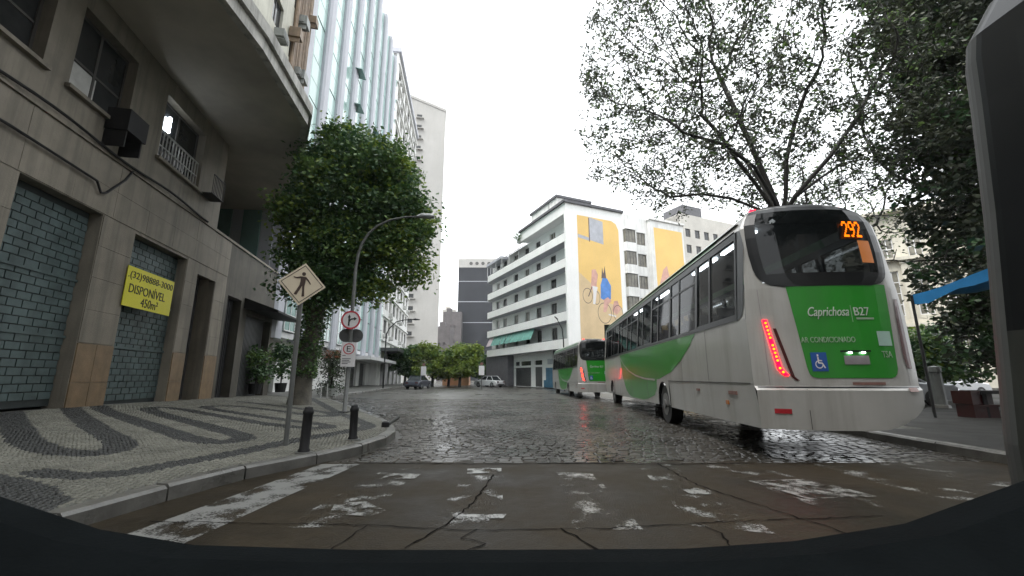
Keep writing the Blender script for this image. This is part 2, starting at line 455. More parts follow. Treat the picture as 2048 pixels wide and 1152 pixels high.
def text(body, width, height, m, parent, loc, rx=90, rz=0, mapf=None, name='lettering', shear=0.0, thick=0.004):
    cu = bpy.data.curves.new(name, 'FONT')
    cu.body = body; cu.align_x = 'LEFT'; cu.extrude = thick; cu.shear = shear; cu.resolution_u = 3
    o = bpy.data.objects.new(name, cu)
    me = bpy.data.meshes.new_from_object(o)
    bpy.data.objects.remove(o); bpy.data.curves.remove(cu)
    n = len(me.vertices); co = np.empty(n * 3); me.vertices.foreach_get('co', co); co = co.reshape(-1, 3)
    mn, mx = co.min(0), co.max(0)
    co[:, 0] = (co[:, 0] - mn[0]) / (mx[0] - mn[0]) * width
    co[:, 1] = (co[:, 1] - mn[1]) / (mx[1] - mn[1]) * height
    if mapf is not None:
        co = np.array([mapf(x + loc[0], y + loc[2], z) for x, y, z in co])
        me.vertices.foreach_set('co', co.ravel())
        o = bpy.data.objects.new(name, me); col.objects.link(o); o.parent = parent
    else:
        me.vertices.foreach_set('co', co.ravel())
        o = bpy.data.objects.new(name, me); col.objects.link(o); o.parent = parent
        o.location = loc; o.rotation_euler = (R(rx), 0, R(rz))
    me.update(); me.materials.clear(); me.materials.append(m)
    return o

def wall_mesh(b, x0, x1, z0, z1, openings, depth=0.3, y=0.0, mi=0, mi_rev=None, P=None):
    """front wall at y with real openings (x0,x1,z0,z1) that have reveals going back by depth"""
    P = P or (lambda a, d, c: (a, y + d, c))
    mr = mi if mi_rev is None else mi_rev
    xs = sorted({x0, x1} | {v for o in openings for v in o[:2] if x0 < v < x1})
    zs = sorted({z0, z1} | {v for o in openings for v in o[2:4] if z0 < v < z1})
    for a, c in zip(xs, xs[1:]):
        run = None
        for d, e in zip(zs, zs[1:]):
            mx_, mz_ = (a + c) / 2, (d + e) / 2
            inside = any(o[0] < mx_ < o[1] and o[2] < mz_ < o[3] for o in openings)
            if inside:
                if run is not None: b.quad(P(a, 0, run), P(c, 0, run), P(c, 0, d), P(a, 0, d), mi); run = None
            elif run is None: run = d
        if run is not None: b.quad(P(a, 0, run), P(c, 0, run), P(c, 0, z1), P(a, 0, z1), mi)
    for o in openings:
        a, c, d, e = o[:4]
        b.quad(P(a, 0, d), P(a, 0, e), P(a, depth, e), P(a, depth, d), mr)
        b.quad(P(c, 0, e), P(c, 0, d), P(c, depth, d), P(c, depth, e), mr)
        b.quad(P(a, 0, e), P(c, 0, e), P(c, depth, e), P(a, depth, e), mr)
        b.quad(P(c, 0, d), P(a, 0, d), P(a, depth, d), P(c, depth, d), mr)

def window_obj(w, h, mats, nx=2, nz=1, fr=0.06, name='window'):
    """a framed window with its panes, origin at lower left, facing -y; pane is a child"""
    b = MB()
    b.box(0, w, 0, 0.07, 0, fr); b.box(0, w, 0, 0.07, h - fr, h)
    b.box(0, fr, 0, 0.07, fr, h - fr); b.box(w - fr, w, 0, 0.07, fr, h - fr)
    for i in range(1, nx): b.box(w * i / nx - fr / 2, w * i / nx + fr / 2, 0.005, 0.065, fr, h - fr)
    for i in range(1, nz): b.box(fr, w - fr, 0.01, 0.06, h * i / nz - fr / 2, h * i / nz + fr / 2)
    o = b.build(name, mats[0])
    g = MB(); g.box(fr * .6, w - fr * .6, 0.035, 0.05, fr * .6, h - fr * .6)
    g.build('pane', mats[1], o)
    return o

def place_window(proto, parent, loc, rz=0.0):
    c = proto.copy(); col.objects.link(c); c.parent = parent; c.location = loc; c.rotation_euler = (0, 0, rz)
    for ch in list(proto.children):
        d = ch.copy(); col.objects.link(d); d.parent = c
    return c

def retire(*objs):
    for o in objs:
        for ch in list(o.children): bpy.data.objects.remove(ch)
        bpy.data.objects.remove(o)

def ac_unit(m):
    b = MB(); b.box(0, 0.75, -0.5, 0, 0, 0.45)
    for i in range(4): b.box(0.06, 0.69, -0.52, -0.5, 0.06 + i * 0.09, 0.11 + i * 0.09)
    b.box(0.1, 0.14, -0.45, 0, -0.1, 0); b.box(0.6, 0.64, -0.45, 0, -0.1, 0)
    return b.build('air_conditioner', m)

# ------------------------------------------------------------------ kerb lines and ground heights
LK = [(-30, -3.9), (-6, -3.7), (3.9, -3.7), (4.6, -3.6), (5.6, -3.4), (6.4, -3.0), (7.2, -2.6), (8.4, -2.4), (9.4, -2.45), (10.4, -2.75), (12, -3.4),
      (18.8, -7.1), (25, -10.6), (30, -11.6), (40, -12.6), (60, -14.5), (90, -17.5)]
def xk(y): return float(np.interp(y, [k[0] for k in LK], [k[1] for k in LK]))
def xr(y): return 7.3 + 0.076 * (y - 7)
def hz(x, y): return 0.15 + 0.05 * max(0.0, min(8.0, xk(y) - x))

# ground sheet, road, cobbles
b = MB(); b.quad((-3000, -3000, -0.06), (3000, -3000, -0.06), (3000, 3000, -0.06), (-3000, 3000, -0.06))
tag(b.build('ground', M['ground']), kind='structure')
road = MB()
_e = [(12 - 0.13 * k, 6.84 + random.uniform(-.07, .10)) for k in range(147)]
road.prism([(-7, 6.8), (-7, -14), (12, -14)] + _e, -0.05, 0.0)
road = road.build('road', M['asphalt']); tag(road, kind='structure')
cob = MB(); cob.box(-30, 16, 6.72, 26, -0.055, -0.017); cob.box(-60, 40, 26, 130, -0.055, -0.008, 1)
cob = cob.build('cobbled_road', [M['mortar'], M['farsetts']]); tag(cob, kind='structure')

def sett_verts(cx, cy, w, d, z, rot, k):
    top = 0.011
    pts = [(-w/2, -d/2), (w/2, -d/2), (w/2, d/2), (-w/2, d/2)]
    c, s = math.cos(rot), math.sin(rot)
    V = []
    for sc, zz in ((1.0, -0.05), (1.0, z - top), (0.87, z)):
        for i, (x, y) in enumerate(pts):
            jx, jy = (k[i] * 0.012, k[i + 4] * 0.012)
            x2, y2 = x * sc + jx, y * sc + jy
            V.append((cx + x2 * c - y2 * s, cy + x2 * s + y2 * c, zz + (k[i] * 0.003 if sc < 1 else 0)))
    return V
SF = [(0, 1, 5, 4), (1, 2, 6, 5), (2, 3, 7, 6), (3, 0, 4, 7), (4, 5, 9, 8), (5, 6, 10, 9), (6, 7, 11, 10), (7, 4, 8, 11), (8, 9, 10, 11)]
sett_list = []
y = 6.74; row = 0
while y < 26:
    d = 0.125 if y < 15 else 0.2
    xa, xb = xk(y) + 0.04, xr(y) - 0.05
    x = xa + random.uniform(0, 0.15)
    w0 = 0.2 if y < 15 else 0.3
    while x < xb:
        w = w0 * random.uniform(0.8, 1.2)
        lo = 0.007 * math.sin(x * 1.7 + y * 0.9) + 0.005 * math.sin(x * 4.1 - y * 2.3)
        if not (random.random() < 0.03 and y < 9):
            sett_list.append((x + w / 2, y + d / 2 + random.uniform(-.008, .008), w - 0.022, d - 0.02, 0.002 + lo + random.uniform(-.0035, .0035), random.uniform(-.06, .06)))
        x += w
    y += d
near = sorted(range(len(sett_list)), key=lambda i: sett_list[i][1] + 0.25 * abs(sett_list[i][0]))
near_set = set(near[:290])
protos = []
for k in range(5):
    kk = RNG.uniform(-1, 1, 8)
    me = bpy.data.meshes.new('sett'); me.from_pydata(sett_verts(0, 0, 0.178, 0.105, 0.0, 0, kk), [], SF); me.materials.append(M['sett']); protos.append(me)
SB = MB()
for i, (cx, cy, w, d, z, rot) in enumerate(sett_list):
    if i in near_set:
        o = bpy.data.objects.new('sett', protos[i % 5]); col.objects.link(o); o.parent = cob
        o.location = (cx, cy, z); o.rotation_euler = (0, 0, rot); o.scale = (w / 0.178, d / 0.105, 1)
    else:
        n = len(SB.v); SB.v += sett_verts(cx, cy, w, d, z, rot, RNG.uniform(-1, 1, 8))
        SB.f += [tuple(n + q for q in f) for f in SF]; SB.m += [0] * 9
tag(SB.build('setts', M['sett'], cob), kind='stuff')

# crosswalk stripes, cracks
STR = [([(-2.24, 6.66), (-2.80, 6.66), (-3.05, 4.55), (-3.2, 3.2), (-2.55, 3.2), (-2.42, 4.9)], 'paint'),
       ([(-1.28, 6.45), (-1.75, 6.45), (-1.98, 3.95), (-1.32, 3.95)], 'paint_more'),
       ([(-.1, 6.45), (-.58, 6.45), (-.72, 3.95), (-.1, 3.95)], 'paint_more'),
       ([(1.08, 6.1), (0.60, 6.1), (0.52, 3.9), (1.1, 3.9)], 'paint_more'),
       ([(2.32, 6.6), (1.85, 6.75), (1.55, 4.0), (2.15, 3.8)], 'paint_more'),
       ([(3.45, 6.75), (2.75, 6.75), (3.0, 4.6), (3.9, 4.5)], 'paint_more'),
       ([(4.7, 6.7), (4.2, 6.7), (4.6, 4.6), (5.2, 4.6)], 'paint_more'),
       ([(5.9, 6.7), (5.4, 6.7), (5.9, 4.6), (6.5, 4.6)], 'paint_more')]
for pts, mn in STR:
    b = MB(); b.poly([(x, y, 0.004) for x, y in pts])
    tag(b.build('crosswalk_stripe', M[mn], road), kind='structure')
for pts in ([(-1.66, 5.68), (-1.22, 5.72), (-1.20, 5.98), (-1.62, 6.02)], [(-1.78, 4.62), (-1.5, 4.72), (-1.2, 4.4), (-1.28, 4.24), (-1.7, 4.3)], [(.60, 5.98), (1.06, 6.0), (1.05, 5.72), (.62, 5.78)],
            [(-.62, 6.3), (-.15, 6.35), (-.14, 6.05), (-.6, 6.0)], [(1.92, 5.3), (2.12, 5.3), (2.2, 5.0), (1.95, 4.95)], [(-.55, 4.28), (-.05, 4.3), (-.08, 4.18), (-.5, 4.16)], [(2.9, 5.6), (3.7, 5.7), (3.9, 4.9), (3.1, 4.8)]):
    b = MB(); b.poly([(x, y, 0.009) for x, y in pts])
    tag(b.build('crosswalk_stripe', M['paint_mid'], road), kind='structure')
def crack(pts, w):
    b = MB(); P = []
    for (a, c), (d, e) in zip(pts, pts[1:]):
        L_ = math.hypot(d - a, e - c); n = max(2, int(L_ / 0.07))
        for i in range(n): P.append((a + (d - a) * i / n + random.uniform(-.018, .018), c + (e - c) * i / n + random.uniform(-.018, .018)))
    P.append(pts[-1])
    L2 = []
    for i, p in enumerate(P):
        q0, q1 = P[max(0, i - 1)], P[min(len(P) - 1, i + 1)]
        dx, dy = q1[0] - q0[0], q1[1] - q0[1]; l = math.hypot(dx, dy) or 1
        ww = .62 * w * random.uniform(0.35, 1.25)
        L2.append(((p[0] - dy / l * ww, p[1] + dx / l * ww, 0.007), (p[0] + dy / l * ww, p[1] - dx / l * ww, 0.007)))
    for (a, c), (d, e) in zip(L2, L2[1:]): b.quad(a, c, e, d)
    tag(b.build('crack', M['crack'], road), kind='structure')
crack([(-3.2, 4.1), (-1.4, 4.02), (-.3, 3.88), (.8, 3.93), (1.9, 4.1), (3.4, 4.25)], 0.012)
crack([(-.25, 5.95), (-.3, 5.4), (-.42, 4.6), (-.55, 4.05), (-.8, 3.5)], 0.018)
crack([(0.42, 3.92), (.5, 3.75), (.62, 3.5), (.66, 3.1)], 0.016)
crack([(1.62, 4.06), (1.7, 3.8), (1.66, 3.5), (1.8, 3.1)], 0.014)
crack([(-1.25, 4.0), (-1.3, 3.7), (-1.35, 3.3)], 0.008)
crack([(-.3, 3.9), (-.4, 3.7), (-.2, 3.6), (-.5, 3.3)], 0.014)
crack([(2.15, 6.7), (2.2, 5.4), (2.6, 4.2), (2.9, 3.4)], 0.014)
crack([(-2.2, 6.72), (-.5, 6.66), (1.0, 6.7), (2.4, 6.64), (3.6, 6.72)], 0.03)

# left pavement: sheet, stones with black waves, kerb stones
pav = MB()
ys = list(np.arange(-14, 6, 1.0)) + list(np.arange(6, 14, 0.4)) + list(np.arange(14, 92, 2.0))
ds = [0.16, 1, 2, 3, 4.5, 6, 8.16, 12, 30]
gridp = [[(xk(y) - d, float(y), hz(xk(y) - d, y) - 0.014) for d in ds] for y in ys]
for r0, r1 in zip(gridp, gridp[1:]):
    for i in range(len(ds) - 1): pav.quad(r0[i + 1], r0[i], r1[i], r1[i + 1])
pav = pav.build('pavement', M['pave_base'], smooth=True); tag(pav, kind='structure')
WAVE = [
 ([(-16.28,13.96),(-8.54,7.64),(-6.65,6.25),(-5.79,5.96),(-5.49,6.1),(-5.86,6.69),(-7.32,7.81),(-9.5,9.6),(-11.2,11.2),(-11.0,11.6),(-9.11,10.01),(-6.18,7.93),(-5.0,7.17),(-4.55,7.22),(-4.67,7.74),(-5.85,8.6),(-7.91,10.08),(-9.44,11.42),(-9.36,12.06),(-7.16,10.66),(-5.14,9.42),(-4.06,9.17),(-4.11,9.77),(-5.51,10.52),(-7.26,11.58),(-8.99,12.89),(-8.78,13.96),(-6.76,12.86),(-5.15,11.85),(-5.3,12.99),(-7.96,15.1),(-10.21,16.49)], 0.19),
 ([(-5.2,5.0),(-4.75,4.95),(-4.4,5.17),(-4.28,5.58),(-3.94,6.52),(-3.67,7.74),(-3.33,8.89),(-3.22,9.91),(-3.79,11.05),(-5.64,14.05),(-8.02,18.36),(-10.8,23.43)], 0.17),
 ([(-9,7.1),(-6.4,5.0),(-5.11,4.55),(-4.45,4.23),(-4.1,3.7),(-4.1,1)], 0.2)]
def smooth_line(p, k=5):
    p = [p[0]] + p + [p[-1]]; out = []
    for i in range(1, len(p) - 2):
        for j in range(k):
            t = j / k; a, c, d, e = (np.array(q) for q in p[i - 1:i + 3])
            out.append(0.5 * (2 * c + (d - a) * t + (2 * a - 5 * c + 4 * d - e) * t * t + (3 * c - a - 3 * d + e) * t ** 3))
    out.append(np.array(p[-2])); return np.array(out)
def is_black(XY):
    blk = np.zeros(len(XY), bool)
    for line, w in WAVE:
        L_ = smooth_line(line)
        for a, c in zip(L_, L_[1:]):
            d = c - a; l2 = (d ** 2).sum() + 1e-9
            t = np.clip(((XY - a) @ d) / l2, 0, 1)
            blk |= ((XY - (a + t[:, None] * d)) ** 2).sum(1) < w * w
    return blk
pts = []
yy = 2.4
while yy < 23:
    s_ = 0.062 if yy < 11 else 0.10
    X0 = xk(yy) - 0.2; X1 = max(-12.6 - (yy - 20) * .2, -13.5)
    n = int((X0 - X1) / s_)
    for i in range(n): pts.append((X0 - (i + 0.5 * (int(yy / s_) % 2)) * s_ - 0.03, yy, s_))
    yy += s_
pts = np.array(pts)
pts[:, :2] += RNG.uniform(-.007, .007, (len(pts), 2))
blk = is_black(pts[:, :2])
ang = RNG.uniform(-.35, .35, len(pts)) + 0.6
sz = pts[:, 2] * RNG.uniform(0.76, 0.96, len(pts)) / 2
xkv = np.interp(pts[:, 1], [k[0] for k in LK], [k[1] for k in LK])
hh = 0.15 + 0.05 * np.clip(xkv - pts[:, 0], 0, 8) + RNG.uniform(-.004, .004, len(pts))
V = np.zeros((len(pts), 8, 3))
for i, (sx, sy) in enumerate(((-1, -1), (1, -1), (1, 1), (-1, 1))):
    jx = RNG.uniform(.8, 1.1, len(pts)); jy = RNG.uniform(.8, 1.1, len(pts))
    lx, ly = sx * sz * jx, sy * sz * jy
    V[:, i, 0] = pts[:, 0] + lx * np.cos(ang) - ly * np.sin(ang); V[:, i, 1] = pts[:, 1] + lx * np.sin(ang) + ly * np.cos(ang); V[:, i, 2] = hh - 0.02
    V[:, i + 4, 0] = pts[:, 0] + .82 * (lx * np.cos(ang) - ly * np.sin(ang)); V[:, i + 4, 1] = pts[:, 1] + .82 * (lx * np.sin(ang) + ly * np.cos(ang)); V[:, i + 4, 2] = hh
FQ = np.array([(4, 5, 6, 7), (0, 1, 5, 4), (1, 2, 6, 5), (2, 3, 7, 6), (3, 0, 4, 7)])
def quads_mesh(name, V, FQ, mats, mi=None, parent=None):
    n, k = V.shape[:2]
    F_ = (FQ[None] + (np.arange(n) * k)[:, None, None]).reshape(-1, FQ.shape[1])
    me = bpy.data.meshes.new(name)
    me.vertices.add(n * k); me.vertices.foreach_set('co', V.reshape(-1).astype(np.float32))
    nf, q = F_.shape
    me.loops.add(nf * q); me.loops.foreach_set('vertex_index', F_.reshape(-1).astype(np.int32))
    me.polygons.add(nf); me.polygons.foreach_set('loop_start', (np.arange(nf) * q).astype(np.int32))
    for m in mats: me.materials.append(m)
    if mi is not None: me.polygons.foreach_set('material_index', np.repeat(mi, len(FQ)).astype(np.int32))
    me.update(calc_edges=True); me.validate()
    o = bpy.data.objects.new(name, me); col.objects.link(o)
    if parent: o.parent = parent
    return o
tag(quads_mesh('paving_stones', V, FQ, [M['pave_white'], M['pave_black']], blk.astype(int), pav), kind='stuff')
def kerb_stone(a, c, side, zt, parent):
    d = Vector((c[0] - a[0], c[1] - a[1], 0)); l = d.length; d.normalize(); n = Vector((-d.y, d.x, 0)) * side
    g = 0.012; b = MB()
    A = Vector((a[0], a[1], 0)) + d * g; C = Vector((c[0], c[1], 0)) - d * g
    j = random.uniform(-.012, .012)
    p = [A, C, C + n * 0.18, A + n * 0.18]
    lo = [(q.x, q.y, -0.06) for q in p]
    mid = [(q.x, q.y, zt + j - (0.03 if i < 2 else 0)) for i, q in enumerate(p)]
    top = [(q.x + (n.x * .03 if i < 2 else 0), q.y + (n.y * .03 if i < 2 else 0), zt + j) for i, q in enumerate(p)]
    b.quad(lo[0], lo[1], mid[1], mid[0]); b.quad(mid[0], mid[1], top[1], top[0]); b.quad(*top)
    b.quad(lo[1], lo[2], top[2], top[1]); b.quad(lo[3], lo[0], top[0], top[3]); b.quad(lo[2], lo[3], top[3], top[2])
    b.poly([lo[1], top[1], mid[1]]); b.poly([lo[0], mid[0], top[0]])
    return b.build('kerb_stone', M['kerb'], parent)
yk = 0.0
while yk < 60:
    L_ = 0.95 if yk < 16 else 2.4
    kerb_stone((xk(yk), yk), (xk(yk + L_), yk + L_), 1, 0.155, pav); yk += L_
rp = MB()
rp.box(0, 70, 0, 1, 0, 1)  # replaced below
rp = MB()
rp.poly([(xr(-14) + .18, -14, .14), (90, -14, .14), (90, 130, .14), (xr(130) + .18, 130, .14)])
rp = rp.build('plaza_pavement', M['plaza']); tag(rp, kind='structure')
yk = 3.0
while yk < 44:
    kerb_stone((xr(yk), yk), (xr(yk + 1.6), yk + 1.6), -1, 0.15, rp); yk += 1.6

# ------------------------------------------------------------------ left building with the canopy
A0 = (-11.696, 15.682); angL = math.atan2(0.9805, -0.1964)
old = empty('canopy_building', 'old stone building with deep concrete canopy and bricked-pattern shutters on the left corner', 'building', (A0[0], A0[1], 0), angL)
_c, _s = math.cos(angL), math.sin(angL)
def toL(X, Y): dx, dy = X - A0[0], Y - A0[1]; return (dx * _c + dy * _s, -dx * _s + dy * _c)
D1, D2, D3, D4 = (-7.72, -5.35, 0.2, 5.4), (-4.05, -1.25, 0.2, 5.33), (-0.45, 0.9, 0.2, 5.0), (2.2, 3.6, 0.2, 4.7)
D0 = (-11.4, -9.2, 0.2, 5.4); D5 = (4.3, 7.6, 0.2, 4.2)
W0, W1, W2, W3 = (-10.6, -7.85, 7.9, 10.0), (-7.15, -5.2, 7.9, 10.05), (-3.75, -1.3, 7.95, 10.1), (1.4, 2.9, 7.6, 9.8)
b = MB()
wall_mesh(b, -20, .45, 0.1, 10.75, [D0, D1, D2, (D3[0], .45, D3[2], D3[3]), W0, W1, W2], 0.42); wall_mesh(b, .45, 1.9, 0.1, 6.9, [(.45, D3[1], D3[2], D3[3])], 0.42)
b.quad((.45, 0, 6.9), (.45, 5.2, 6.9), (.45, 5.2, 10.7), (.45, 0, 10.7))
b.build('wall', M['stone'], old)
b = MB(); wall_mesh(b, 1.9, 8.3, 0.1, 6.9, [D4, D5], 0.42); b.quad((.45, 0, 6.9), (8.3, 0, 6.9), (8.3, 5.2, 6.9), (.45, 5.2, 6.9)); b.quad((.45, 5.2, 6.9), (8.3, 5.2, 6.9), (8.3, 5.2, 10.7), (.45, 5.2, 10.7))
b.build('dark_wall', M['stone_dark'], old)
b = MB(); b.prism([(0, 4.9), (-1.5, 4.35), (-1.5, 4.25), (0, 4.4)], 3.9, 8.25, 'x'); b.build('shop_marquee', M['darkmetal'], old)
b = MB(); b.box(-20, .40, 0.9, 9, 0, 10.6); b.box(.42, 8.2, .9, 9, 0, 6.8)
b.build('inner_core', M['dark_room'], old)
up_win = []
for zf in np.arange(12.6, 33, 3.3):
    for xf in np.arange(-13.5, 6.5, 2.7): up_win.append((xf, xf + 1.35, zf, zf + 1.7))
b = MB(); wall_mesh(b, -20, 8.28, 10.75, 34, up_win, 0.25)
b.box(-20, 8.27, 0.3, 9, 10.8, 34)
b.quad((8.28, 0, 0.1), (8.28, 9, 0.1), (8.28, 9, 34), (8.28, 0, 34))
b.build('upper_wall', M['cream'], old)
# granite base slabs on the piers
for x0, x1 in ((-9.18, -7.74), (-5.33, -4.07), (-1.23, -0.47), (0.92, 1.88), (-14, -11.42)):
    n = max(1, round((x1 - x0) / 0.75)); w = (x1 - x0) / n
    for i in range(n):
        for k, (z0, z1) in enumerate(((0.15, 1.12), (1.13, 2.08))):
            b = MB(); b.box(x0 + i * w + .006, x0 + (i + 1) * w - .006, -0.025 - random.uniform(0, .006), 0.0, z0, z1)
            b.build('granite_slab', M['ochre'], old)
# stone cladding courses above the piers: large thin slabs
for (x0, x1, z0, z1) in ((-9.18, -7.74, 2.1, 5.4), (-5.33, -4.07, 2.1, 5.4), (-1.23, -0.47, 2.1, 5.4), (0.92, 1.88, 2.1, 5.0), (-9.18, 1.88, 5.42, 6.9)):
    nx = max(1, round((x1 - x0) / 1.4)); nz = max(1, round((z1 - z0) / 0.82)); w = (x1 - x0) / nx; h = (z1 - z0) / nz
    for i in range(nx):
        for k in range(nz):
            b = MB(); b.box(x0 + i * w + .004, x0 + (i + 1) * w - .004, -0.016 - random.uniform(0, .006), 0.0, z0 + k * h + .004, z0 + (k + 1) * h - .004)
            b.build('stone_slab', M['stone'], old)
# roller shutters with brick shaped plates
def shutter(x0, x1, z0, z1, individually, pw, ph):
    b = MB(); b.box(x0, x1, 0.30, 0.34, z0, z1)
    sh = b.build('roller_shutter', M['shutter_back'], old)
    J = MB(); pb = MB(); pb.box(-pw / 2 + .012, pw / 2 - .012, -0.02, 0.0, -ph / 2 + .012, ph / 2 - .012)
    pm = None; z = z0 + ph / 2 + 0.15; k = 0
    while z < z1 - ph * .4:
        x = x0 + (pw / 2 if k % 2 else 0)
        while x < x1 + pw * .4:
            xa, xb_ = max(x0 + .02, x - pw / 2 + .014), min(x1 - .02, x + pw / 2 - .014)
            if xb_ - xa > 0.05:
                if individually:
                    if pm is None:
                        o = pb.build('shutter_plate', M['teal_steel'], sh); pm = o
                    else:
                        o = pm.copy(); col.objects.link(o)
                    o.location = ((xa + xb_) / 2, 0.29 + random.uniform(-.003, .003), z); o.scale = ((xb_ - xa) / (pw - .024), 1, 1)
                else: J.box(xa, xb_, 0.27, 0.295, z - ph / 2 + .012, z + ph / 2 - .012)
            x += pw
        z += ph; k += 1
    if not individually: tag(J.build('shutter_plates', M['teal_steel'], sh), kind='stuff')
    for zr in (z0 + (z1 - z0) * .33, z0 + (z1 - z0) * .62):
        b = MB(); b.box(x0, x1, 0.24, 0.275, zr, zr + .06); b.build('shutter_rail', M['teal_steel'], sh)
    return sh
shutter(*D2[:2], 0.45, D2[3], True, 0.36, 0.18)
shutter(*D1[:2], 0.6, D1[3], False, 0.36, 0.18)
shutter(*D0[:2], 0.6, D0[3], False, 0.36, 0.18)
for i, d in enumerate((D3, D4, D5)):
    b = MB(); b.box(d[0], d[1], 0.36, 0.40, 0.1, d[3])
    n = int((d[1] - d[0]) / 0.16)
    for k in range(n): b.box(d[0] + k * .16, d[0] + k * .16 + .11, 0.33, 0.36, 0.2, d[3] - .05)
    b.build('door', M['shutter_dark'] if i != 1 else M['darkmetal'], old)
# yellow banner
ban = MB(); ban.box(-4.17, -1.9, -0.07, -0.05, 3.22, 4.36)
ban = ban.build('banner', M['yellow'])
ban.parent = None; ban.matrix_world = Matrix.Translation((A0[0], A0[1], 0)) @ Matrix.Rotation(angL, 4, 'Z')
tag(ban, 'yellow banner with black phone number hung across the bricked-pattern shutter', 'banner')
text('.(32)98888-3000', 2.16, 0.26, M['ink'], ban, (-4.12, -0.074, 3.98))
text('DISPON\u00cdVEL', 1.72, 0.32, M['ink'], ban, (-4.0, -0.074, 3.62))
text('450m\u00b2', 0.82, 0.26, M['ink'], ban, (-3.4, -0.074, 3.29))
# windows of the stone storey
def old_window(W, lit=False, curtain=False, rail=False):
    x0, x1, z0, z1 = W; w, h = x1 - x0, z1 - z0
    b = MB(); f = .07
    b.box(x0, x1, .25, .33, z0, z0 + f); b.box(x0, x1, .25, .33, z1 - f, z1)
    b.box(x0, x0 + f, .25, .33, z0 + f, z1 - f); b.box(x1 - f, x1, .25, .33, z0 + f, z1 - f)
    b.box(x0 + w / 2 - .04, x0 + w / 2 + .04, .26, .32, z0 + f, z1 - f); b.box(x0 + f, x1 - f, .265, .315, z0 + h * .42, z0 + h * .42 + .06)
    o = b.build('window', M['frame_dark'], old)
    g = MB(); g.box(x0 + f, x1 - f, .285, .30, z0 + f, z1 - f); g.build('pane', M['window_dark'], o)
    s = MB(); s.box(x0 - .1, x1 + .1, -.12, .05, z0 - .1, z0 - .01); s.build('sill', M['stone'], o)
    if curtain:
        c = MB(); c.box(x0 + .1, x0 + w * .55, .27, .283, z0 + .07, z0 + h * .4); c.build('curtain', M['acwhite'], o)
    if lit:
        l = MB(); l.box(x0 + .62, x0 + .72, .20, .24, z0 + h * .55, z0 + h * .80)
        l.build('fluorescent_tube', M['strip'], o)
    if rail:
        r = MB(); n = 14
        for k in range(n + 1): r.box(x0 + w * k / n - .012, x0 + w * k / n + .012, .10, .13, z0, z0 + h * .45)
        r.box(x0, x1, .095, .135, z0 + h * .45, z0 + h * .47); r.box(x0, x1, .095, .135, z0 + h * .22, z0 + h * .235)
        r.build('railing', M['acwhite'], o)
    return o
old_window(W0); old_window(W1, curtain=True); old_window(W2, lit=True, rail=True)
for y0_ in (.6, 2.4):
    w_ = window_obj(1.2, 2.1, (M['frame_dark'], M['window_dark']), 2, 2); w_.parent = old; w_.location = (.46, y0_ + 1.2, 7.6); w_.rotation_euler = (0, 0, R(-90) + math.pi)
# air conditioner cage under the second window and small iron balcony
b = MB(); b.box(-5.95, -5.2, -.55, -.02, 7.55, 8.15); b.box(-5.9, -5.86, -.5, 0, 7.1, 7.55); b.box(-5.3, -5.26, -.5, 0, 7.1, 7.55)
b.build('air_conditioner', M['darkmetal'], old)
b = MB()
for k in range(9): b.box(-1.25 + k * .11, -1.235 + k * .11, -.45, -.43, 7.9, 8.6)
b.box(-1.25, -.35, -.455, -.425, 8.6, 8.63); b.box(-1.25, -.35, -.455, -.425, 7.88, 7.91); b.box(-1.25, -.35, -.45, 0, 7.88, 7.9)
b.build('iron_railing', M['darkmetal'], old)
# string course and sagging cables
b = MB(); b.box(-13, 8.2, -.06, 0, 6.93, 7.03); b.build('string_course', M['stone'], old)
b = MB(); b.tube([(-13 + i * .5, -.10, 7.06 + .05 * math.sin(i * .7)) for i in range(26)], .035, 6); b.build('cable', M['darkmetal'], old)
b = MB(); b.tube([(-13, -.09, 6.1), (-8.2, -.09, 6.16), (-5.9, -.09, 6.1), (-5.7, -.09, 5.86), (-5.5, -.07, 5.95), (-4.9, -.05, 6.6), (-4.7, -.05, 6.95)], .03, 6); b.build('cable', M['darkmetal'], old)
# canopy slab
CO = [(-6.9, -12), (-7.36, 7), (-7.37, 10.7), (-7.84, 14.46), (-10.9, 19.8), (-13.95, 25.1), (-17.9, 25.2)]
cl = [toL(*p) for p in CO]
poly = [(cl[0][0], 0.0)] + cl + [(.5, 5.3), (.5, 0.0)]
b = MB(); b.prism(poly, 10.7, 10.95); can = b.build('canopy', M['soffit'], old)
def band(pl, off0, off1, z0, z1):
    b = MB()
    def off(o):
        out = []
        for i, p in enumerate(pl):
            a = pl[max(0, i - 1)]; c = pl[min(len(pl) - 1, i + 1)]
            d = Vector((c[0] - a[0], c[1] - a[1])).normalized(); out.append((p[0] + d.y * o, p[1] - d.x * o))
        return out
    p0, p1 = off(off0), off(off1)
    for i in range(len(pl) - 1):
        b.quad((*p1[i], z0), (*p1[i + 1], z0), (*p1[i + 1], z1), (*p1[i], z1))
        b.quad((*p0[i], z0), (*p0[i + 1], z0), (*p1[i + 1], z0), (*p1[i], z0))
        b.quad((*p0[i], z1), (*p1[i], z1), (*p1[i + 1], z1), (*p0[i + 1], z1))
        b.quad((*p0[i], z0), (*p0[i], z1), (*p0[i + 1], z1), (*p0[i + 1], z0))
    return b
sgn = 1
band(cl, -0.12, 0.10, 10.62, 11.02).build('fascia', M['fascia'], can)
band(cl, -0.12, 0.22, 11.03, 11.42).build('cornice', M['fascia'], can)
b = MB(); b.prism(poly, 10.96, 11.3); b.build('roof_slab', M['fascia'], can)
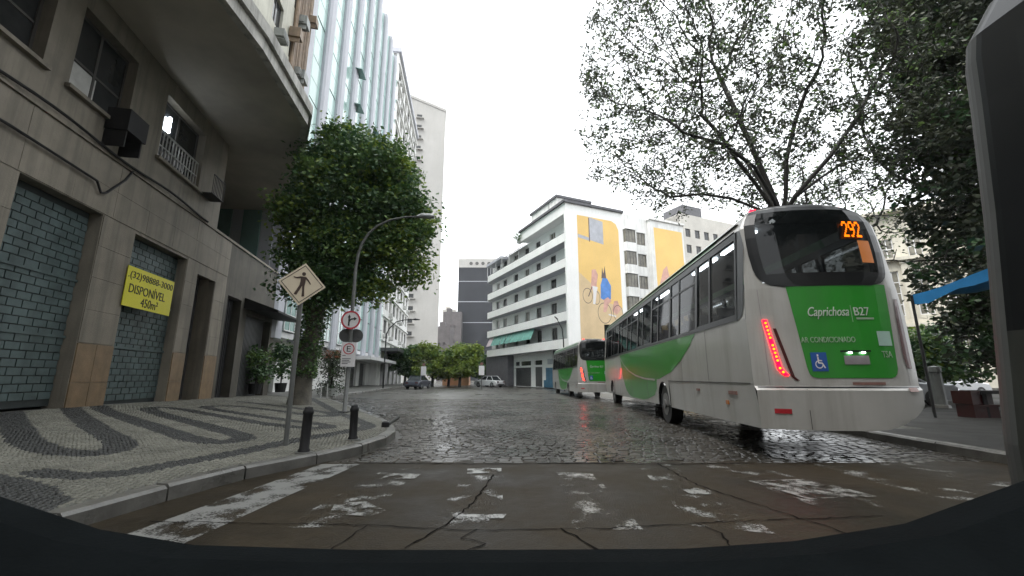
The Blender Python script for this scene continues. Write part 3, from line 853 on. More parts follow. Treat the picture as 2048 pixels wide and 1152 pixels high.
# upper windows, air conditioners, pipes
pw = window_obj(1.35, 1.7, (M['frame_dark'], M['window_dark']), 2, 1)
for o_ in up_win:
    if o_[0] > -3: place_window(pw, old, (o_[0], 0.14, o_[2]))
retire(pw)
ac = ac_unit(M['acbox'])
for o_ in up_win:
    if o_[0] > -1.5 and random.random() < .8:
        c = dup(ac, parent=old, loc=(o_[0] + .2 + random.uniform(-.1, .4), 0, o_[2] - .62))
ac.parent = old; ac.location = (-2.2, 0, 15.3)
for k in range(8):
    b = MB(); x = 5.6 + k * .34
    b.tube([(x, -.12, 11), (x, -.12, 22), (x + random.uniform(-.05, .05), -.14, 22.4), (x, -.12, 34)], .08 if k % 3 else .13, 8)
    b.build('drain_pipe', M['brownpipe'], old)
for k in range(9):
    b = MB(); x = 4.9 + random.uniform(0, 3); z = 17 + k * 1.6
    b.box(x, x + random.uniform(.5, .9), -.65, -.05, z, z + random.uniform(.4, .6)); b.box(x + .1, x + .14, -.6, 0, z - .3, z)
    b.build('air_conditioner', M['acbox'] if k % 2 else M['brownpipe'], old)

# ------------------------------------------------------------------ glass tower, office block, concrete tower on the left of the street
angT = math.atan2(0.9942, -0.1074)
gl = empty('glass_tower', 'tall teal glass tower with grey vertical fins behind the leafy tree', 'building', (-13.42, 23.3, 0), angT)
LEN, BAYS = 31.6, 9
bw = LEN / BAYS
b = MB(); b.box(0.0, LEN, 0.35, 14, 3.65, 45.5); b.box(0.0, LEN, 1.6, 14, 0.1, 3.65); b.build('core', M['greyfin'], gl)
b = MB(); b.box(0.02, LEN - .02, -.05, 0.34, 3.55, 3.9); b.build('edge_beam', M['frame_white'], gl)
pane = None
for k in range(BAYS):
    x = k * bw
    b = MB()
    b.prism([(x + .02, .34), (x + .02, -.2), (x + .2, -.34), (x + 1.0, -.34), (x + 1.15, -.24), (x + 1.15, .34)], 3.4, 45.2 - (k % 2) * .02, 'z')
    b.build('fin', M['greyfin'], gl)
    b = MB(); b.box(x + 1.16, x + 1.75, -.10, .33, 3.9, 45.0); b.build('shade_strip', M['tealdark'], gl)  # darker teal: shade of the fin's side return put into the colour
    for f in range(13):
        z = 3.95 + f * 3.16
        if pane is None:
            pb = MB(); pb.box(.03, bw - 1.79, -.03, .02, .05, 3.09); pb.box(.01, bw - 1.77, -.045, -.03, 1.5, 1.54)
            pane = pb.build('glass_pane', M['tealglass'], gl); o = pane
        else: o = dup(pane)
        o.location = (x + 1.76, random.uniform(-.01, .01), z); o.rotation_euler = (R(random.uniform(-.4, .4)), 0, R(random.uniform(-.4, .4)))
for (x, z) in ((10.6, 29.0), (10.9, 25.6), (18.4, 27.5)):
    b = MB(); b.prism([(0, 0), (-.75, -.15), (-.78, -.11), (-.02, .05)], x, x + 1.5, 'x')
    o = b.build('open_window', M['tealdark'], gl, loc=(0, -.1, z)); 
    b = MB(); b.box(x + .05, x + 1.45, .0, .03, -1.4, .0); b.build('window_gap', M['black'], gl, loc=(0, -.1, z))
# white base storey and big white framed shop windows
b = MB()
wall_mesh(b, 0, LEN, 0.1, 3.55, [(3.2, 4.6, .2, 3.0), (15.5, 17.4, .2, 2.7), (22.5, 25.5, .2, 2.9), (27, 30, .2, 2.9)], .3, y=1.3)
b.build('base_wall', M['white'], gl)
for x0, x1 in ((3.2, 4.6), (15.5, 17.4), (22.5, 25.5), (27, 30)):
    b = MB(); b.box(x0, x1, 1.55, 1.6, .1, 3.0); b.build('entrance', M['shutter_dark'], gl)
b = MB(); b.box(-.01, LEN, 0.34, 1.3, 3.56, 3.64); b.build('soffit', M['white'], gl)
for k, (ya, yb_, mm) in enumerate(((.3, 1.0, 'greyfin'), (1.02, 2.0, 'tealdark'), (2.02, 2.6, 'greyfin'), (2.62, 4.6, 'tealdark'), (4.62, 9, 'brownpipe'))):
    b = MB(); b.box(-.08 - .04 * (k % 2), -.005, ya, yb_, 3.7, 45.0); b.build('side_strip', M[mm], gl)
for x0 in (1.55, 5.1, 8.6, 12.1, 15.6):
    o = window_obj(1.6, 3.9, (M['frame_white'], M['tealdark']), 2, 4, .07); o.parent = gl; o.location = (x0, -.22, 3.95)
b = MB(); b.box(19, LEN + 3, -1.6, 1.2, 3.0, 3.35); b.build('marquee', M['frame_white'], gl)

off = empty('office_block', 'white office block with rows of windows and air conditioners beyond the glass tower', 'building', (-16.81, 54.75, 0), angT)
ops = []
for f in range(13):
    for k in range(7): ops.append((1.0 + k * 3.2, 3.2 + k * 3.2, 7.0 + f * 3.15, 8.8 + f * 3.15))
b = MB(); wall_mesh(b, 0, 23.4, 5.0, 48.6, ops, .3, y=0)
b.box(0, 23.4, .32, 14, 0.1, 48.5); b.quad((0, 14, 5), (0, 0, 5), (0, 0, 48.6), (0, 14, 48.6))
b.build('wall', M['white'], off)
pw = window_obj(2.2, 1.8, (M['frame_white'], M['window_grey']), 3, 1)
pw2 = window_obj(2.2, 1.8, (M['frame_dark'], M['window_dark']), 2, 1)
for i, o_ in enumerate(ops): place_window(pw if i % 3 else pw2, off, (o_[0], .16, o_[2]))
retire(pw, pw2)
for f in range(14):
    b = MB(); b.box(0.01, 23.4, -.22, 0, 5.9 + f * 3.15, 6.12 + f * 3.15); b.build('ledge', M['white'], off)
ac = ac_unit(M['acwhite']); ac.parent = off; ac.location = (4.4, 0, 9.2)
for o_ in ops:
    if random.random() < .45: dup(ac, loc=(o_[0] + random.choice((.1, 1.3)), 0, o_[2] - .55))
b = MB(); b.box(-.3, 23.6, -.35, 3, 48.6, 49.3); b.build('cornice', M['greyfin'], off)
b = MB(); b.box(0, 23.4, -2.2, .3, 4.6, 5.0); b.build('marquee', M['shutter_dark'], off)
for k in range(6):
    b = MB(); b.box(.5 + k * 3.8, 1.0 + k * 3.8, .05, .31, .1, 4.6); b.build('pillar', M['white'], off)
b = MB()
for k in range(5): b.box(1.3 + k * 3.8, 4.1 + k * 3.8, .25, .31, .12, 3.6)
b.build('shop_shutter', M['shutter_dark'], off)

tow = empty('concrete_tower', 'tall blank pale concrete tower with a column of tiny windows', 'tower', (-30.4, 111, 0), R(10.5))
b = MB(); b.prism([(0, 0), (10.9, 0), (10.9, 78.6), (0, 82.4)], -.05, 15, 'y')
b.build('wall', M['concrete'], tow)
b = MB(); b.prism([(-.15, 82.3), (11.05, 78.5), (11.05, 79.3), (-.15, 83.1)], -.25, 15.2, 'y'); b.build('parapet', M['concrete'], tow)
for f in range(20):
    z = 12 + f * 3.35
    w = window_obj(1.5, 1.1, (M['frame_dark'], M['window_dark']), 1, 1, .1); w.parent = tow; w.location = (2.6, -.12, z)
    b = MB(); b.box(2.5, 4.7, -.85, -.06, z - .3, z - .12); b.build('balcony_slab', M['concrete'], tow)
b = MB(); b.box(.3, 1.0, -1.2, -.02, 8, 42); b.build('riser_shaft', M['greyfin'], tow)

dk = empty('dark_tower', 'distant dark glass tower with white crown and round portholes', 'tower', (-23.3, 180, 0), R(0))
b = MB(); b.box(0, 16, 0, 16, 0, 48.3); b.build('wall', M['darktower'], dk)
b = MB(); b.box(-.15, 16.15, -.15, 16, 48.3, 52.2); b.build('crown_wall', M['concrete'], dk)
for k in range(5):
    b = MB(); b.disc((5.4 + k * 2.6, 50.1), .75, -.25, -.16, 16); b.build('porthole', M['frame_dark'], dk)
b = MB(); b.box(3, 12, 3, 10, 52.2, 55); b.build('plant_room', M['white_clean'], dk)
for k in range(3): 
    b = MB(); b.box(.05, 15.95, -.06, 0, 24 + k * 9, 24.25 + k * 9); b.build('floor_band', M['greyfin'], dk)
for nm, lab, x0, x1, yy, zt, mm in (('brown_block', 'far brown apartment block left of the dark tower', -28.5, -21, 175, 28, 'farbrick'),
                                  ('pale_block', 'far pale block peeping over the brown block', -33, -27, 200, 33, 'farpale'),
                                  ('low_brown_block', 'low dark brown block over the far street trees', -27, -22, 150, 19, 'farbrick')):
    bl = empty(nm, lab, 'building', (x0, yy, 0))
    ops = [(1 + k * 1.7, 1.9 + k * 1.7, 6 + f * 3, 7.3 + f * 3) for k in range(int((x1 - x0 - 1) / 1.7)) for f in range(int((zt - 8) / 3))]
    b = MB(); wall_mesh(b, 0, x1 - x0, 0, zt, ops, .3); b.box(0, x1 - x0, .31, 10, 0, zt - .02); b.build('wall', M[mm], bl)
    b = MB(); b.box(1, 3, 2, 5, zt, zt + 1.8); b.build('water_tank', M[mm], bl)

# unseen plain blocks added behind the camera to shade the near street
for nm, (x0, x1, y0, y1, zt) in (('shade_block', (13, 34, -75, 2, 30)), ('shade_block', (-40, -12.5, -75, -5.5, 34)), ('shade_block', (-30, 40, -110, -80, 38))):
    b = MB(); b.box(x0, x1, y0, y1, 0.16, zt)
    for f in range(int(zt / 3.2) - 1):
        z = 4.5 + f * 3.2
        if x0 > 0:
            for k in range(16): b.box(x0 - .05, x0 - .002, y0 + 2 + k * 4.6, y0 + 4.4 + k * 4.6, z, z + 1.7, 1)
        elif x1 < 0:
            for k in range(14): b.box(x1 + .002, x1 + .05, y0 + 2 + k * 4.6, y0 + 4.4 + k * 4.6, z, z + 1.7, 1)
        else:
            for k in range(14): b.box(x0 + 2 + k * 4.6, x0 + 4.4 + k * 4.6, y1 + .002, y1 + .05, z, z + 1.7, 1)
    tag(b.build(nm, [M['concrete'], M['window_dark']]), kind='structure')

# ------------------------------------------------------------------ corner building with balconies and mural
angC = math.atan2(0.418, 0.9085)
cb = empty('balcony_building', 'white corner apartment block with long balconies and a yellow mural gable', 'building', (5.81, 43.78, 0), angC)
# local: +x along the mural face (y=0, outward -y); balcony side on x=0 going +y (outward -x)
YL = 24.0
FL = [4.25, 7.1, 9.98, 12.85, 15.72]
PX = lambda a, d, c: (1.25 + d, a, c)                        # recessed balcony wall, a = y
openings = []
for zf in FL:
    for k, yc in enumerate((1.0, 4.3, 8.0, 11.2, 14.6, 18.4, 21.0)):
        openings.append((yc, yc + 1.3, zf + .5, zf + 2.6))
GD = [(10.9, 15.6, .15, 2.5), (8.0, 9.9, .15, 2.5), (10.9, 13.9, 2.75, 3.3), (14.2, 15.6, 2.75, 3.3), (8.0, 9.9, 2.75, 3.3)]
b = MB(); wall_mesh(b, 0.3, YL, .1, 18.85, openings + GD, .25, P=lambda a, d, c: (1.25 + d, YL + .3 - a if False else a, c))
b.box(1.55, 7.7, .32, YL, .1, 18.84)
b.quad((1.25, 24, .1), (7.7, 24, .1), (7.7, 24, 18.8), (1.25, 24, 18.8))
b.build('wall', M['white_clean'], cb)
b = MB()
for k, (x0, x1, y0, y1, z0, z1) in enumerate(((0, 7.75, 0, .3, 4.25, 20.1), (0, 1.25, .3, .62, 4.25, 4.26), (1.2, 7.75, 0, .3, .1, 4.25))): b.box(x0, x1, y0, y1, z0, z1)
b.build('gable_wall', M['white_clean'], cb)
cw = window_obj(1.3, 2.1, (M['frame_dark'], M['window_dark']), 2, 1)
cw2 = window_obj(1.3, 2.1, (M['frame_white'], M['window_grey']), 2, 1)
for o_ in openings: place_window(cw if random.random() < .65 else cw2, cb, (1.38, o_[1], o_[2]), R(-90))
retire(cw, cw2)
def balcony(zf, yend, first):
    b = MB()
    # plan: straight front on x=0, rounded at the far end
    pl = [(0.0, .31)] + [(0.0, yend - 1.3)] + [(1.25 - 1.25 * math.cos(t), yend - 1.3 + 1.3 * math.sin(t)) for t in np.linspace(.2, math.pi / 2, 6)]
    for (x0, y0), (x1, y1) in zip(pl, pl[1:]):
        d = Vector((x1 - x0, y1 - y0)).normalized(); n = (d.y * .12, -d.x * .12)
        for q in ((x0, y0, x1, y1, 1), (x0 + n[0], y0 + n[1], x1 + n[0], y1 + n[1], -1)):
            b.quad((q[0], q[1], zf), (q[2], q[3], zf), (q[2], q[3], zf + .95), (q[0], q[1], zf + .95))
        b.quad((x0, y0, zf + .95), (x1, y1, zf + .95), (x1 + n[0], y1 + n[1], zf + .95), (x0 + n[0], y0 + n[1], zf + .95))
    bo = b.build('balcony', M['white_clean'], cb)
    s = MB(); sl = [(1.24, .31)] + [(p[0] + .02, p[1]) for p in pl]; s.prism(sl, zf + .001, zf + .16); s.build('balcony_floor', M['greyfin'], bo)
    r = MB(); r.tube([(p[0] + .06, p[1], zf + 1.02) for p in pl], .03, 6); r.build('handrail', M['roofdark'], bo)
    return bo
for zf in FL: balcony(zf, YL, zf == FL[0])
# roof fascia over the right half, awnings on the left half
b = MB(); b.box(-.02, 1.3, .3, 11.3, 18.85, 20.1); b.build('roof_fascia', M['white_clean'], cb)
b = MB(); b.box(-.25, 7.9, -.22, 11.4, 20.1, 20.38); b.build('roof_edge', M['roofdark'], cb)
b = MB(); b.prism([(-.1, 18.0), (1.24, 18.9), (1.24, 19.0), (-.1, 18.1)], 11.5, 17.5, 'y'); b.build('terrace_awning', M['concrete'], cb)
b = MB(); b.box(.0, 1.3, 17.8, 23.6, 18.3, 18.7); b.build('terrace_roof', M['greyfin'], cb)
for yy in (12, 15, 17.7, 20, 22, 23.4):
    b = MB(); b.box(.1, .16, yy, yy + .06, 16.7, 18.3); b.build('terrace_post', M['frame_white'], cb)
# green awnings on the first floor
for k in range(9):
    y0 = 8.0 + k * 1.62
    b = MB(); n = 5
    for i in range(n):
        ya, yb2 = y0 + i * 1.58 / n, y0 + (i + 1) * 1.58 / n; da = .06 * math.sin(i * 1.9 + k); db = .06 * math.sin((i + 1) * 1.9 + k)
        b.quad((-.25 + da, ya, 5.75), (-.25 + db, yb2, 5.75), (.3, yb2, 7.05), (.3, ya, 7.05))
        b.quad((-.25 + da, ya, 5.75), (.28, ya, 7.0), (.28, yb2, 7.0), (-.25 + db, yb2, 5.72))
    b.build('awning', M['greenawn'] if k < 8 else M['paleawn'], cb)
# ground floor doors
b = MB()
for k in range(28): b.box(1.36 + (k % 2) * .015, 1.4, 10.95, 15.55, .15 + k * .084, .15 + (k + 1) * .084 - .006)
b.build('shop_shutter', M['shutter_dark'], cb)
b = MB(); b.box(1.36, 1.4, 8.0, 9.9, .12, 2.5); b.build('door', M['shutter_dark'], cb)
b = MB()
for o_ in GD[2:]: b.box(1.4, 1.43, o_[0], o_[1], o_[2], o_[3])
b.build('transom', M['window_dark'], cb)
for y0, y1 in ((5.4, 7.0), (2.0, 3.8)):
    b = MB(); b.box(1.17, 1.24, y0, y1, .12, 2.35); b.box(1.15, 1.17, y0 + .1, (y0 + y1) / 2 - .03, .3, 2.2); b.box(1.15, 1.17, (y0 + y1) / 2 + .03, y1 - .1, .3, 2.2); b.build('door', M['bluedoor'], cb)
b = MB(); b.box(1.2, 1.245, .35, 7.6, .12, .95); b.build('blue_dado', M['bluedoor'], cb)
b = MB(); b.box(1.12, 1.24, 4.25, 4.4, 1.7, 2.05); b.build('wall_lamp', M['darkmetal'], cb)
b = MB(); b.box(1.19, 1.24, 5.2, 6.6, 2.75, 3.35); o = b.build('shop_sign', M['mural_grey'], cb)
b = MB(); b.prism([(3.0 + .95 * math.cos(t), 3.05 + .36 * math.sin(t)) for t in np.linspace(0, 6.1, 18)], 1.18, 1.24, 'x'); b.build('shop_sign', M['mural_grey'], cb)
b = MB(); b.box(.3, 1.24, 16.0, YL, .1, 4.24); b.build('side_wall', M['roofdark'], cb)
for yy in (3.0, 5.6, 8.2, 10.8):
    b = MB(); b.lathe([(.0, .12), (.14, .1), (.16, 0), (.0, 0)], (.7, yy, 4.1), 10); b.build('soffit_lamp', M['signwhite'], cb)
# roof block behind
b = MB(); b.box(2.6, 7.6, 6, 13, 18.9, 23.6); b.box(2.4, 7.8, 5.8, 13.2, 23.6, 23.9, 1); b.build('rooftop_block', [M['white'], M['roofdark']], cb)
b = MB(); b.tube([(2.6, 8, 20.3), (2.6, 8, 24.2)], .05, 6); b.tube([(2.3, 8, 24), (2.9, 8, 23.6)], .03, 5); b.build('antenna', M['roofdark'], cb)
ac = ac_unit(M['acwhite']); ac.parent = cb; ac.rotation_euler = (0, 0, R(-90)); ac.location = (1.25, 3.9, 13.7)
for (yy, zz) in ((3.2, 13.8), (2.9, 16.7), (7.3, 10.3), (3.0, 16.75), (12.8, 10.4), (6.0, 8.0), (16.5, 13.2), (17.4, 8.0)): dup(ac, loc=(1.25, yy, zz))
# mural: flat painted shapes, each a few mm thick
MX = lambda pts, d, name, m: (lambda bb: (bb.prism(pts, -d, -d + .004, 'y'), bb.build(name, M[m], cb))[1])(MB())
MX([(1.5, 4.85), (7.15, 4.85), (7.15, 17.9), (6.8, 18.6), (6.2, 18.9), (1.5, 18.9)], .008, 'mural', 'mural')
MX([(1.5, 4.85), (7.15, 4.85), (7.15, 8.8), (5.2, 9.3), (3.4, 11.0), (1.5, 12.4)], .012, 'mural_ground', 'mural_sand')
MX([(3.05, 16.2), (4.95, 15.9), (4.95, 18.6), (3.05, 18.88)], .012, 'mural_shade', 'mural_grey')
MX([(1.55, 16.3), (3.02, 16.1), (3.02, 16.45), (1.55, 16.7)], .012, 'mural_shade', 'mural_grey')
MX([(3.0, 16.0), (3.12, 16.0), (3.12, 18.8), (3.0, 18.8)], .016, 'mural_line', 'mural_dark')
def ring(cx, cz, r, d, m='mural_dark', rx=1.0, n=24, w=.07):
    b = MB()
    for k in range(n):
        t0, t1 = 2 * math.pi * k / n, 2 * math.pi * (k + 1) / n
        b.quad((cx + r * rx * math.cos(t0), -d, cz + r * math.sin(t0)), (cx + r * rx * math.cos(t1), -d, cz + r * math.sin(t1)),
               (cx + (r - w) * rx * math.cos(t1), -d, cz + (r - w) * math.sin(t1)), (cx + (r - w) * rx * math.cos(t0), -d, cz + (r - w) * math.sin(t0)))
    return b.build('mural_wheel', M[m], cb)
ring(2.55, 9.85, .85, .018, rx=.75); ring(4.7, 8.1, 1.15, .018, rx=.8); ring(6.5, 8.2, .9, .018, rx=.75); ring(3.7, 9.7, .75, .018, rx=.6)
MX([(2.6, 9.8), (3.1, 10.9), (3.2, 10.85), (2.7, 9.75)], .018, 'mural_line', 'mural_dark')
MX([(3.0, 10.6), (3.7, 10.4), (3.8, 11.3), (4.0, 12.3), (3.7, 12.9), (3.2, 12.8), (3.1, 11.7)], .016, 'mural_figure', 'mural_pink')
MX([(3.2, 9.0), (3.5, 9.0), (3.75, 10.4), (3.9, 10.9), (3.2, 11.0), (3.3, 10.2)], .02, 'mural_figure', 'signwhite')
MX([(4.25, 9.7), (5.0, 9.4), (5.6, 9.7), (5.7, 11.2), (5.2, 12.0), (4.6, 12.0), (4.3, 11.2)], .02, 'mural_figure', 'mural_blue')
MX([(4.45, 11.95), (4.6, 13.2), (4.75, 12.5), (4.95, 13.4), (5.1, 12.0)], .016, 'mural_figure', 'mural_dark')
MX([(4.5, 8.2), (4.9, 8.2), (5.3, 9.2), (5.7, 9.5), (5.2, 9.9), (4.7, 9.6)], .022, 'mural_figure', 'mural_pink')
MX([(5.7, 8.4), (6.3, 8.0), (6.9, 8.6), (6.5, 9.6), (6.0, 9.5)], .016, 'mural_figure', 'mural_pink')
MX([(5.2, 7.9), (6.2, 7.75), (6.2, 7.9), (5.2, 8.05)], .016, 'mural_line', 'signwhite')

# second block with bay windows and a second mural
bb_ = empty('bay_window_building', 'pale apartment block with bay windows and second yellow mural behind the corner block', 'building', (14.4, 53.2, 0), angC)
ops = []
for f in range(6):
    z = 3.6 + f * 3.0
    ops += [(.3, 1.9, z, z + 1.75), (2.5, 4.0, z, z + 1.75)]
b = MB(); wall_mesh(b, 0, 4.4, 0, 22.6, ops, .25); b.box(0, 4.4, .26, 9, 0, 22.5); b.box(4.4, 10.4, -.6, 9, 0, 22.2); b.box(4.2, 10.6, -.8, 9, 22.2, 22.5)
b.build('wall', M['white'], bb_)
w1 = window_obj(1.5, 1.75, (M['frame_dark'], M['window_grey']), 3, 1)
for f in range(6):
    z = 3.6 + f * 3.0
    place_window(w1, bb_, (2.5, .12, z)); place_window(w1, bb_, (.35, -.45, z))
    b = MB(); b.box(.25, 1.95, -.5, .05, z - 1.2, z - .02); b.build('bay', M['white'], bb_)
    b = MB(); b.box(.2, 2.0, -.55, .05, z + 1.77, z + 1.83); b.build('bay_lintel', M['white'], bb_)
    for x_ in (.3, 1.86):
        b = MB(); b.box(x_, x_ + .04, -.46, 0, z, z + 1.75); b.build('bay_side', M['window_grey'], bb_)
retire(w1)
b = MB(); b.box(5.0, 10.1, -.606, -.6, 5, 21.2); b.build('mural', M['mural'], bb_)
b = MB(); b.prism([(5.2, 11), (6.2, 11.5), (7.2, 14.5), (6.9, 16), (6.2, 15.4), (5.5, 13.6)], -.612, -.607, 'y'); b.build('mural_figure', M['mural_pink'], bb_)
b = MB(); b.prism([(5.1, 10), (6.0, 10.5), (6.2, 13.2), (5.7, 13.6), (5.2, 12)], -.618, -.613, 'y'); b.build('mural_figure', M['mural_blue'], bb_)
fb = empty('cream_tower_block', 'distant cream apartment block seen through the branches above the bus', 'building', (31, 74, 0), angC)
ops = [(1 + k * 2.4, 2.3 + k * 2.4, 8 + f * 3.1, 9.6 + f * 3.1) for k in range(6) for f in range(7)]
b = MB(); wall_mesh(b, 0, 16, 0, 31, ops, .3); b.box(0, 16, .31, 10, 0, 30.9); b.quad((0, 10, 0), (0, 0, 0), (0, 0, 31), (0, 10, 31)); b.build('wall', M['farpale'], fb)
pw = window_obj(1.3, 1.6, (M['frame_dark'], M['window_dark']), 2, 1)
for o_ in ops: place_window(pw, fb, (o_[0], .16, o_[2]))
retire(pw)
b = MB(); b.box(3, 8, 2, 7, 31, 34); b.build('rooftop_block', M['roofdark'], fb)
# historic building at the right
hb = empty('historic_building', 'ornate pale historic building with tall pilasters at the far right', 'building', (44, 54.5, 0), R(-40))
ops = []
for k in range(6):
    ops += [(1.2 + k * 2.6, 2.5 + k * 2.6, 8.6, 14.2), (1.2 + k * 2.6, 2.5 + k * 2.6, 4.6, 7.0), (1.2 + k * 2.6, 2.5 + k * 2.6, 15.8, 18.4)]
b = MB(); wall_mesh(b, 0, 17, 0, 22, ops, .4); b.box(0, 17, .42, 12, 0, 21.9); b.build('wall', M['historic'], hb)
pws = {h: window_obj(1.3, h, (M['frame_white'], M['window_grey']), 2, max(1, int(h / 1.3)), .1) for h in (5.6, 2.4, 2.6)}
for o_ in ops: place_window(pws[round(o_[3] - o_[2], 1)], hb, (o_[0], .2, o_[2]))
for p in pws.values(): retire(p)
for k in range(7):
    b = MB(); x = .25 + k * 2.6; b.box(x, x + .6, -.3, 0, 8.0, 15.0); b.box(x - .1, x + .7, -.4, 0, 15.0, 15.4); b.box(x - .1, x + .7, -.4, 0, 7.6, 8.0); b.build('pilaster', M['historic'], hb)
for z, o_ in ((7.2, .55), (15.4, .7), (21.6, .9)):
    b = MB(); b.box(-.2, 17.2, -o_, 0, z, z + .4); b.build('cornice', M['historic'], hb)
ob = empty('orange_kiosk', 'small orange walled kiosk at the far end of the street', 'kiosk', (-11.2, 70, 0))
b = MB(); wall_mesh(b, 0, 4.2, 0, 2.6, [(1.0, 1.8, .1, 2.1), (2.4, 3.6, 1.0, 1.9)], .2); b.box(0, 4.2, .21, 3, 0, 2.55); b.build('wall', M['orange_wall'], ob)
b = MB(); b.box(-.2, 4.4, -.3, 3.2, 2.6, 2.8); b.build('roof', M['roofdark'], ob)

# ------------------------------------------------------------------ buses
def make_bus(label):
    W, L_, Z0 = 2.50, 17.6, 0.45
    root = empty('city_bus', label, 'bus', (0, 0, 0), 0, 'green and white city buses in the right lane')
    def xl(z):
        if z < 1.2: return 0.03 - 0.03 * (z - .45) / .75
        if z < 2.15: return 0.0
        if z < 3.7: return (z - 2.15) * 0.09
        return float(np.interp(z, [3.7, 3.85, 3.97, 4.06, 4.12, 4.16, 4.18], [.1395, .21, .29, .40, .56, .80, 1.18]))
    def hw(z): return W / 2 - xl(z)
    def rake(z):
        r = float(np.interp(z, [.45, 1.02, 1.08, 1.5, 2.6, 3.3, 3.7, 3.95, 4.06, 4.12, 4.16, 4.18], [-.05, -.07, -.01, 0, .03, .09, .15, .22, .30, .40, .55, .8]))
        return r
    def ry(u, z, off=0.0):
        t = min(1.0, abs((u - W / 2) / max(hw(z), .05)))
        return rake(z) + .10 - .24 * (1 - t ** 2.8) - off
    def tg(z):   # half width of the rear glass
        return float(np.interp(z, [2.62, 2.66, 2.74, 2.86, 3.1, 3.6, 4.0, 4.13], [.56, .72, .82, .88, .93, .962, .98, .985]))
    # rear cap
    b = MB()
    zr = [.45, .6, .8, .95, 1.02, 1.05, 1.08, 1.2, 1.5, 1.8, 2.1, 2.4, 2.62, 2.7, 2.8, 2.95, 3.15, 3.4, 3.7, 3.85, 3.95, 4.0, 4.06, 4.12, 4.16, 4.18]
    ts = [-1, -.97, -.93, -.9, -.85, -.8, -.7, -.55, -.4, -.2, 0, .2, .4, .55, .7, .8, .85, .9, .93, .97, 1]
    zb = lambda t: .45 + .32 * max(0.0, (t - .25) / .75) ** 2
    G = [[(W / 2 + t * hw(z), ry(W / 2 + t * hw(z), z), max(z, zb(t))) for t in ts] for z in zr]
    for i in range(len(zr) - 1):
        for j in range(len(ts) - 1):
            zm, tm = (zr[i] + zr[i + 1]) / 2, (ts[j] + ts[j + 1]) / 2
            if 2.72 < zm < 3.96 and abs(tm) < tg(zm) - .06: continue
            b.quad(G[i][j], G[i][j + 1], G[i + 1][j + 1], G[i + 1][j], 0)
    # sides and roof
    prof = [.45, .8, 1.12, 1.2, 2.15, 3.7, 3.85, 3.97, 4.06, 4.12, 4.16, 4.18]
    wheels = (5.55, 14.9)
    st = [None, .42] + [5.55 - .62, 5.55 + .62, 14.9 - .62, 14.9 + .62, 16.9, L_ - .25, L_]
    st = [None] + sorted(set(st[1:] + [1.5]))
    def P(side, z, s):
        yy = rake(z) + .10 if s is None else s
        shrink = 0.0
        if s is not None and s > L_ - .1: shrink = .18
        x = xl(z) + shrink
        return (x if side < 0 else W - x, yy, z)
    for side in (-1, 1):
        for i in range(len(prof) - 1):
            for j in range(len(st) - 1):
                z0, z1 = prof[i], prof[i + 1]; s0, s1 = st[j], st[j + 1]
                if i == 0 and side > 0: z0 = .77
                sm = (0.2 if s0 is None else s0) / 2 + s1 / 2
                if z0 == 2.15 and s0 is not None and sm < 16.9: continue
                if z1 <= 1.13 and any(abs(sm - w) < .6 for w in wheels): continue
                mi = 1 if (3.7 <= z0 < 3.97 and s0 is not None and s0 >= 1.5) else 0
                q = [P(side, z0, s0), P(side, z0, s1), P(side, z1, s1), P(side, z1, s0)]
                b.quad(*(q if side > 0 else q[::-1]), mi)
    b.quad((.05, L_, .45), (W - .05, L_, .45), (W - .1, L_, 4.1), (.1, L_, 4.1), 2)
    b.quad((.03, .1, .46), (.03, L_, .46), (W - .03, L_, .46), (W - .03, .1, .46), 2)
    body = b.build('body', [M['buswhite'], M['busgreen_roof'], M['busblack']], root)
    smooth_by_angle(body, 40)
    # cabin
    b = MB(); b.box(.12, W - .12, .5, L_ - .3, 1.05, 1.15)
    b.quad((.17, .45, 3.86), (W - .17, .45, 3.86), (W - .17, L_ - .3, 3.86), (.17, L_ - .3, 3.86))
    b.quad((.03, .36, 1.2), (W - .03, .36, 1.2), (W - .03, .36, 2.5), (.03, .36, 2.5))
    b.quad((.06, .44, 1.15), (.06, L_, 1.15), (.06, L_, 2.1), (.06, .44, 2.1)); b.quad((W - .06, .44, 1.15), (W - .06, L_, 1.15), (W - .06, L_, 2.1), (W - .06, .44, 2.1))
    b.build('cabin', M['busin'], root)
    seat = None
    for k in range(12):
        for x in (.2, 1.45):
            if seat is None:
                s = MB(); s.box(0, .78, 0, .1, .5, 1.25); s.box(0, .78, .1, .5, .4, .5); s.box(.1, .68, .01, .09, 1.25, 1.45); seat = s.build('seat', M['seat'], root); o = seat
            else: o = dup(seat)
            o.location = (x, .9 + k * 1.05, 1.15)
    for k in (0, 1, 3, 5):
        for x in (.62,):
            b = MB(); b.box(x, x + .07, .75 + k * 1.9, 2.3 + k * 1.9, 3.80, 3.84); b.build('ceiling_light', M['strip'], root)
    # rear glass with black border
    b = MB(); zg = [2.62, 2.66, 2.70, 2.76, 2.84, 2.95, 3.2, 3.5, 3.75, 3.86, 3.96, 4.04, 4.09, 4.12, 4.14]
    tt = [-1, -.94, -.86, -.6, -.3, 0, .3, .6, .86, .94, 1]
    G = []
    for z in zg: G.append([(W / 2 + t * tg(z) * hw(z), ry(W / 2 + t * tg(z) * hw(z), z, .014), z) for t in tt])
    bl = MB()
    for i in range(len(zg) - 1):
        for j in range(len(tt) - 1):
            border = zg[i] < 2.83 or zg[i + 1] > 3.97 or j in (0, 1, len(tt) - 2, len(tt) - 3)
            (bl if border else b).quad(G[i][j], G[i][j + 1], G[i + 1][j + 1], G[i + 1][j])
    rg = b.build('rear_window', M['busglass'], root, smooth=True)
    bl.build('window_border', M['busblack'], rg, smooth=True)
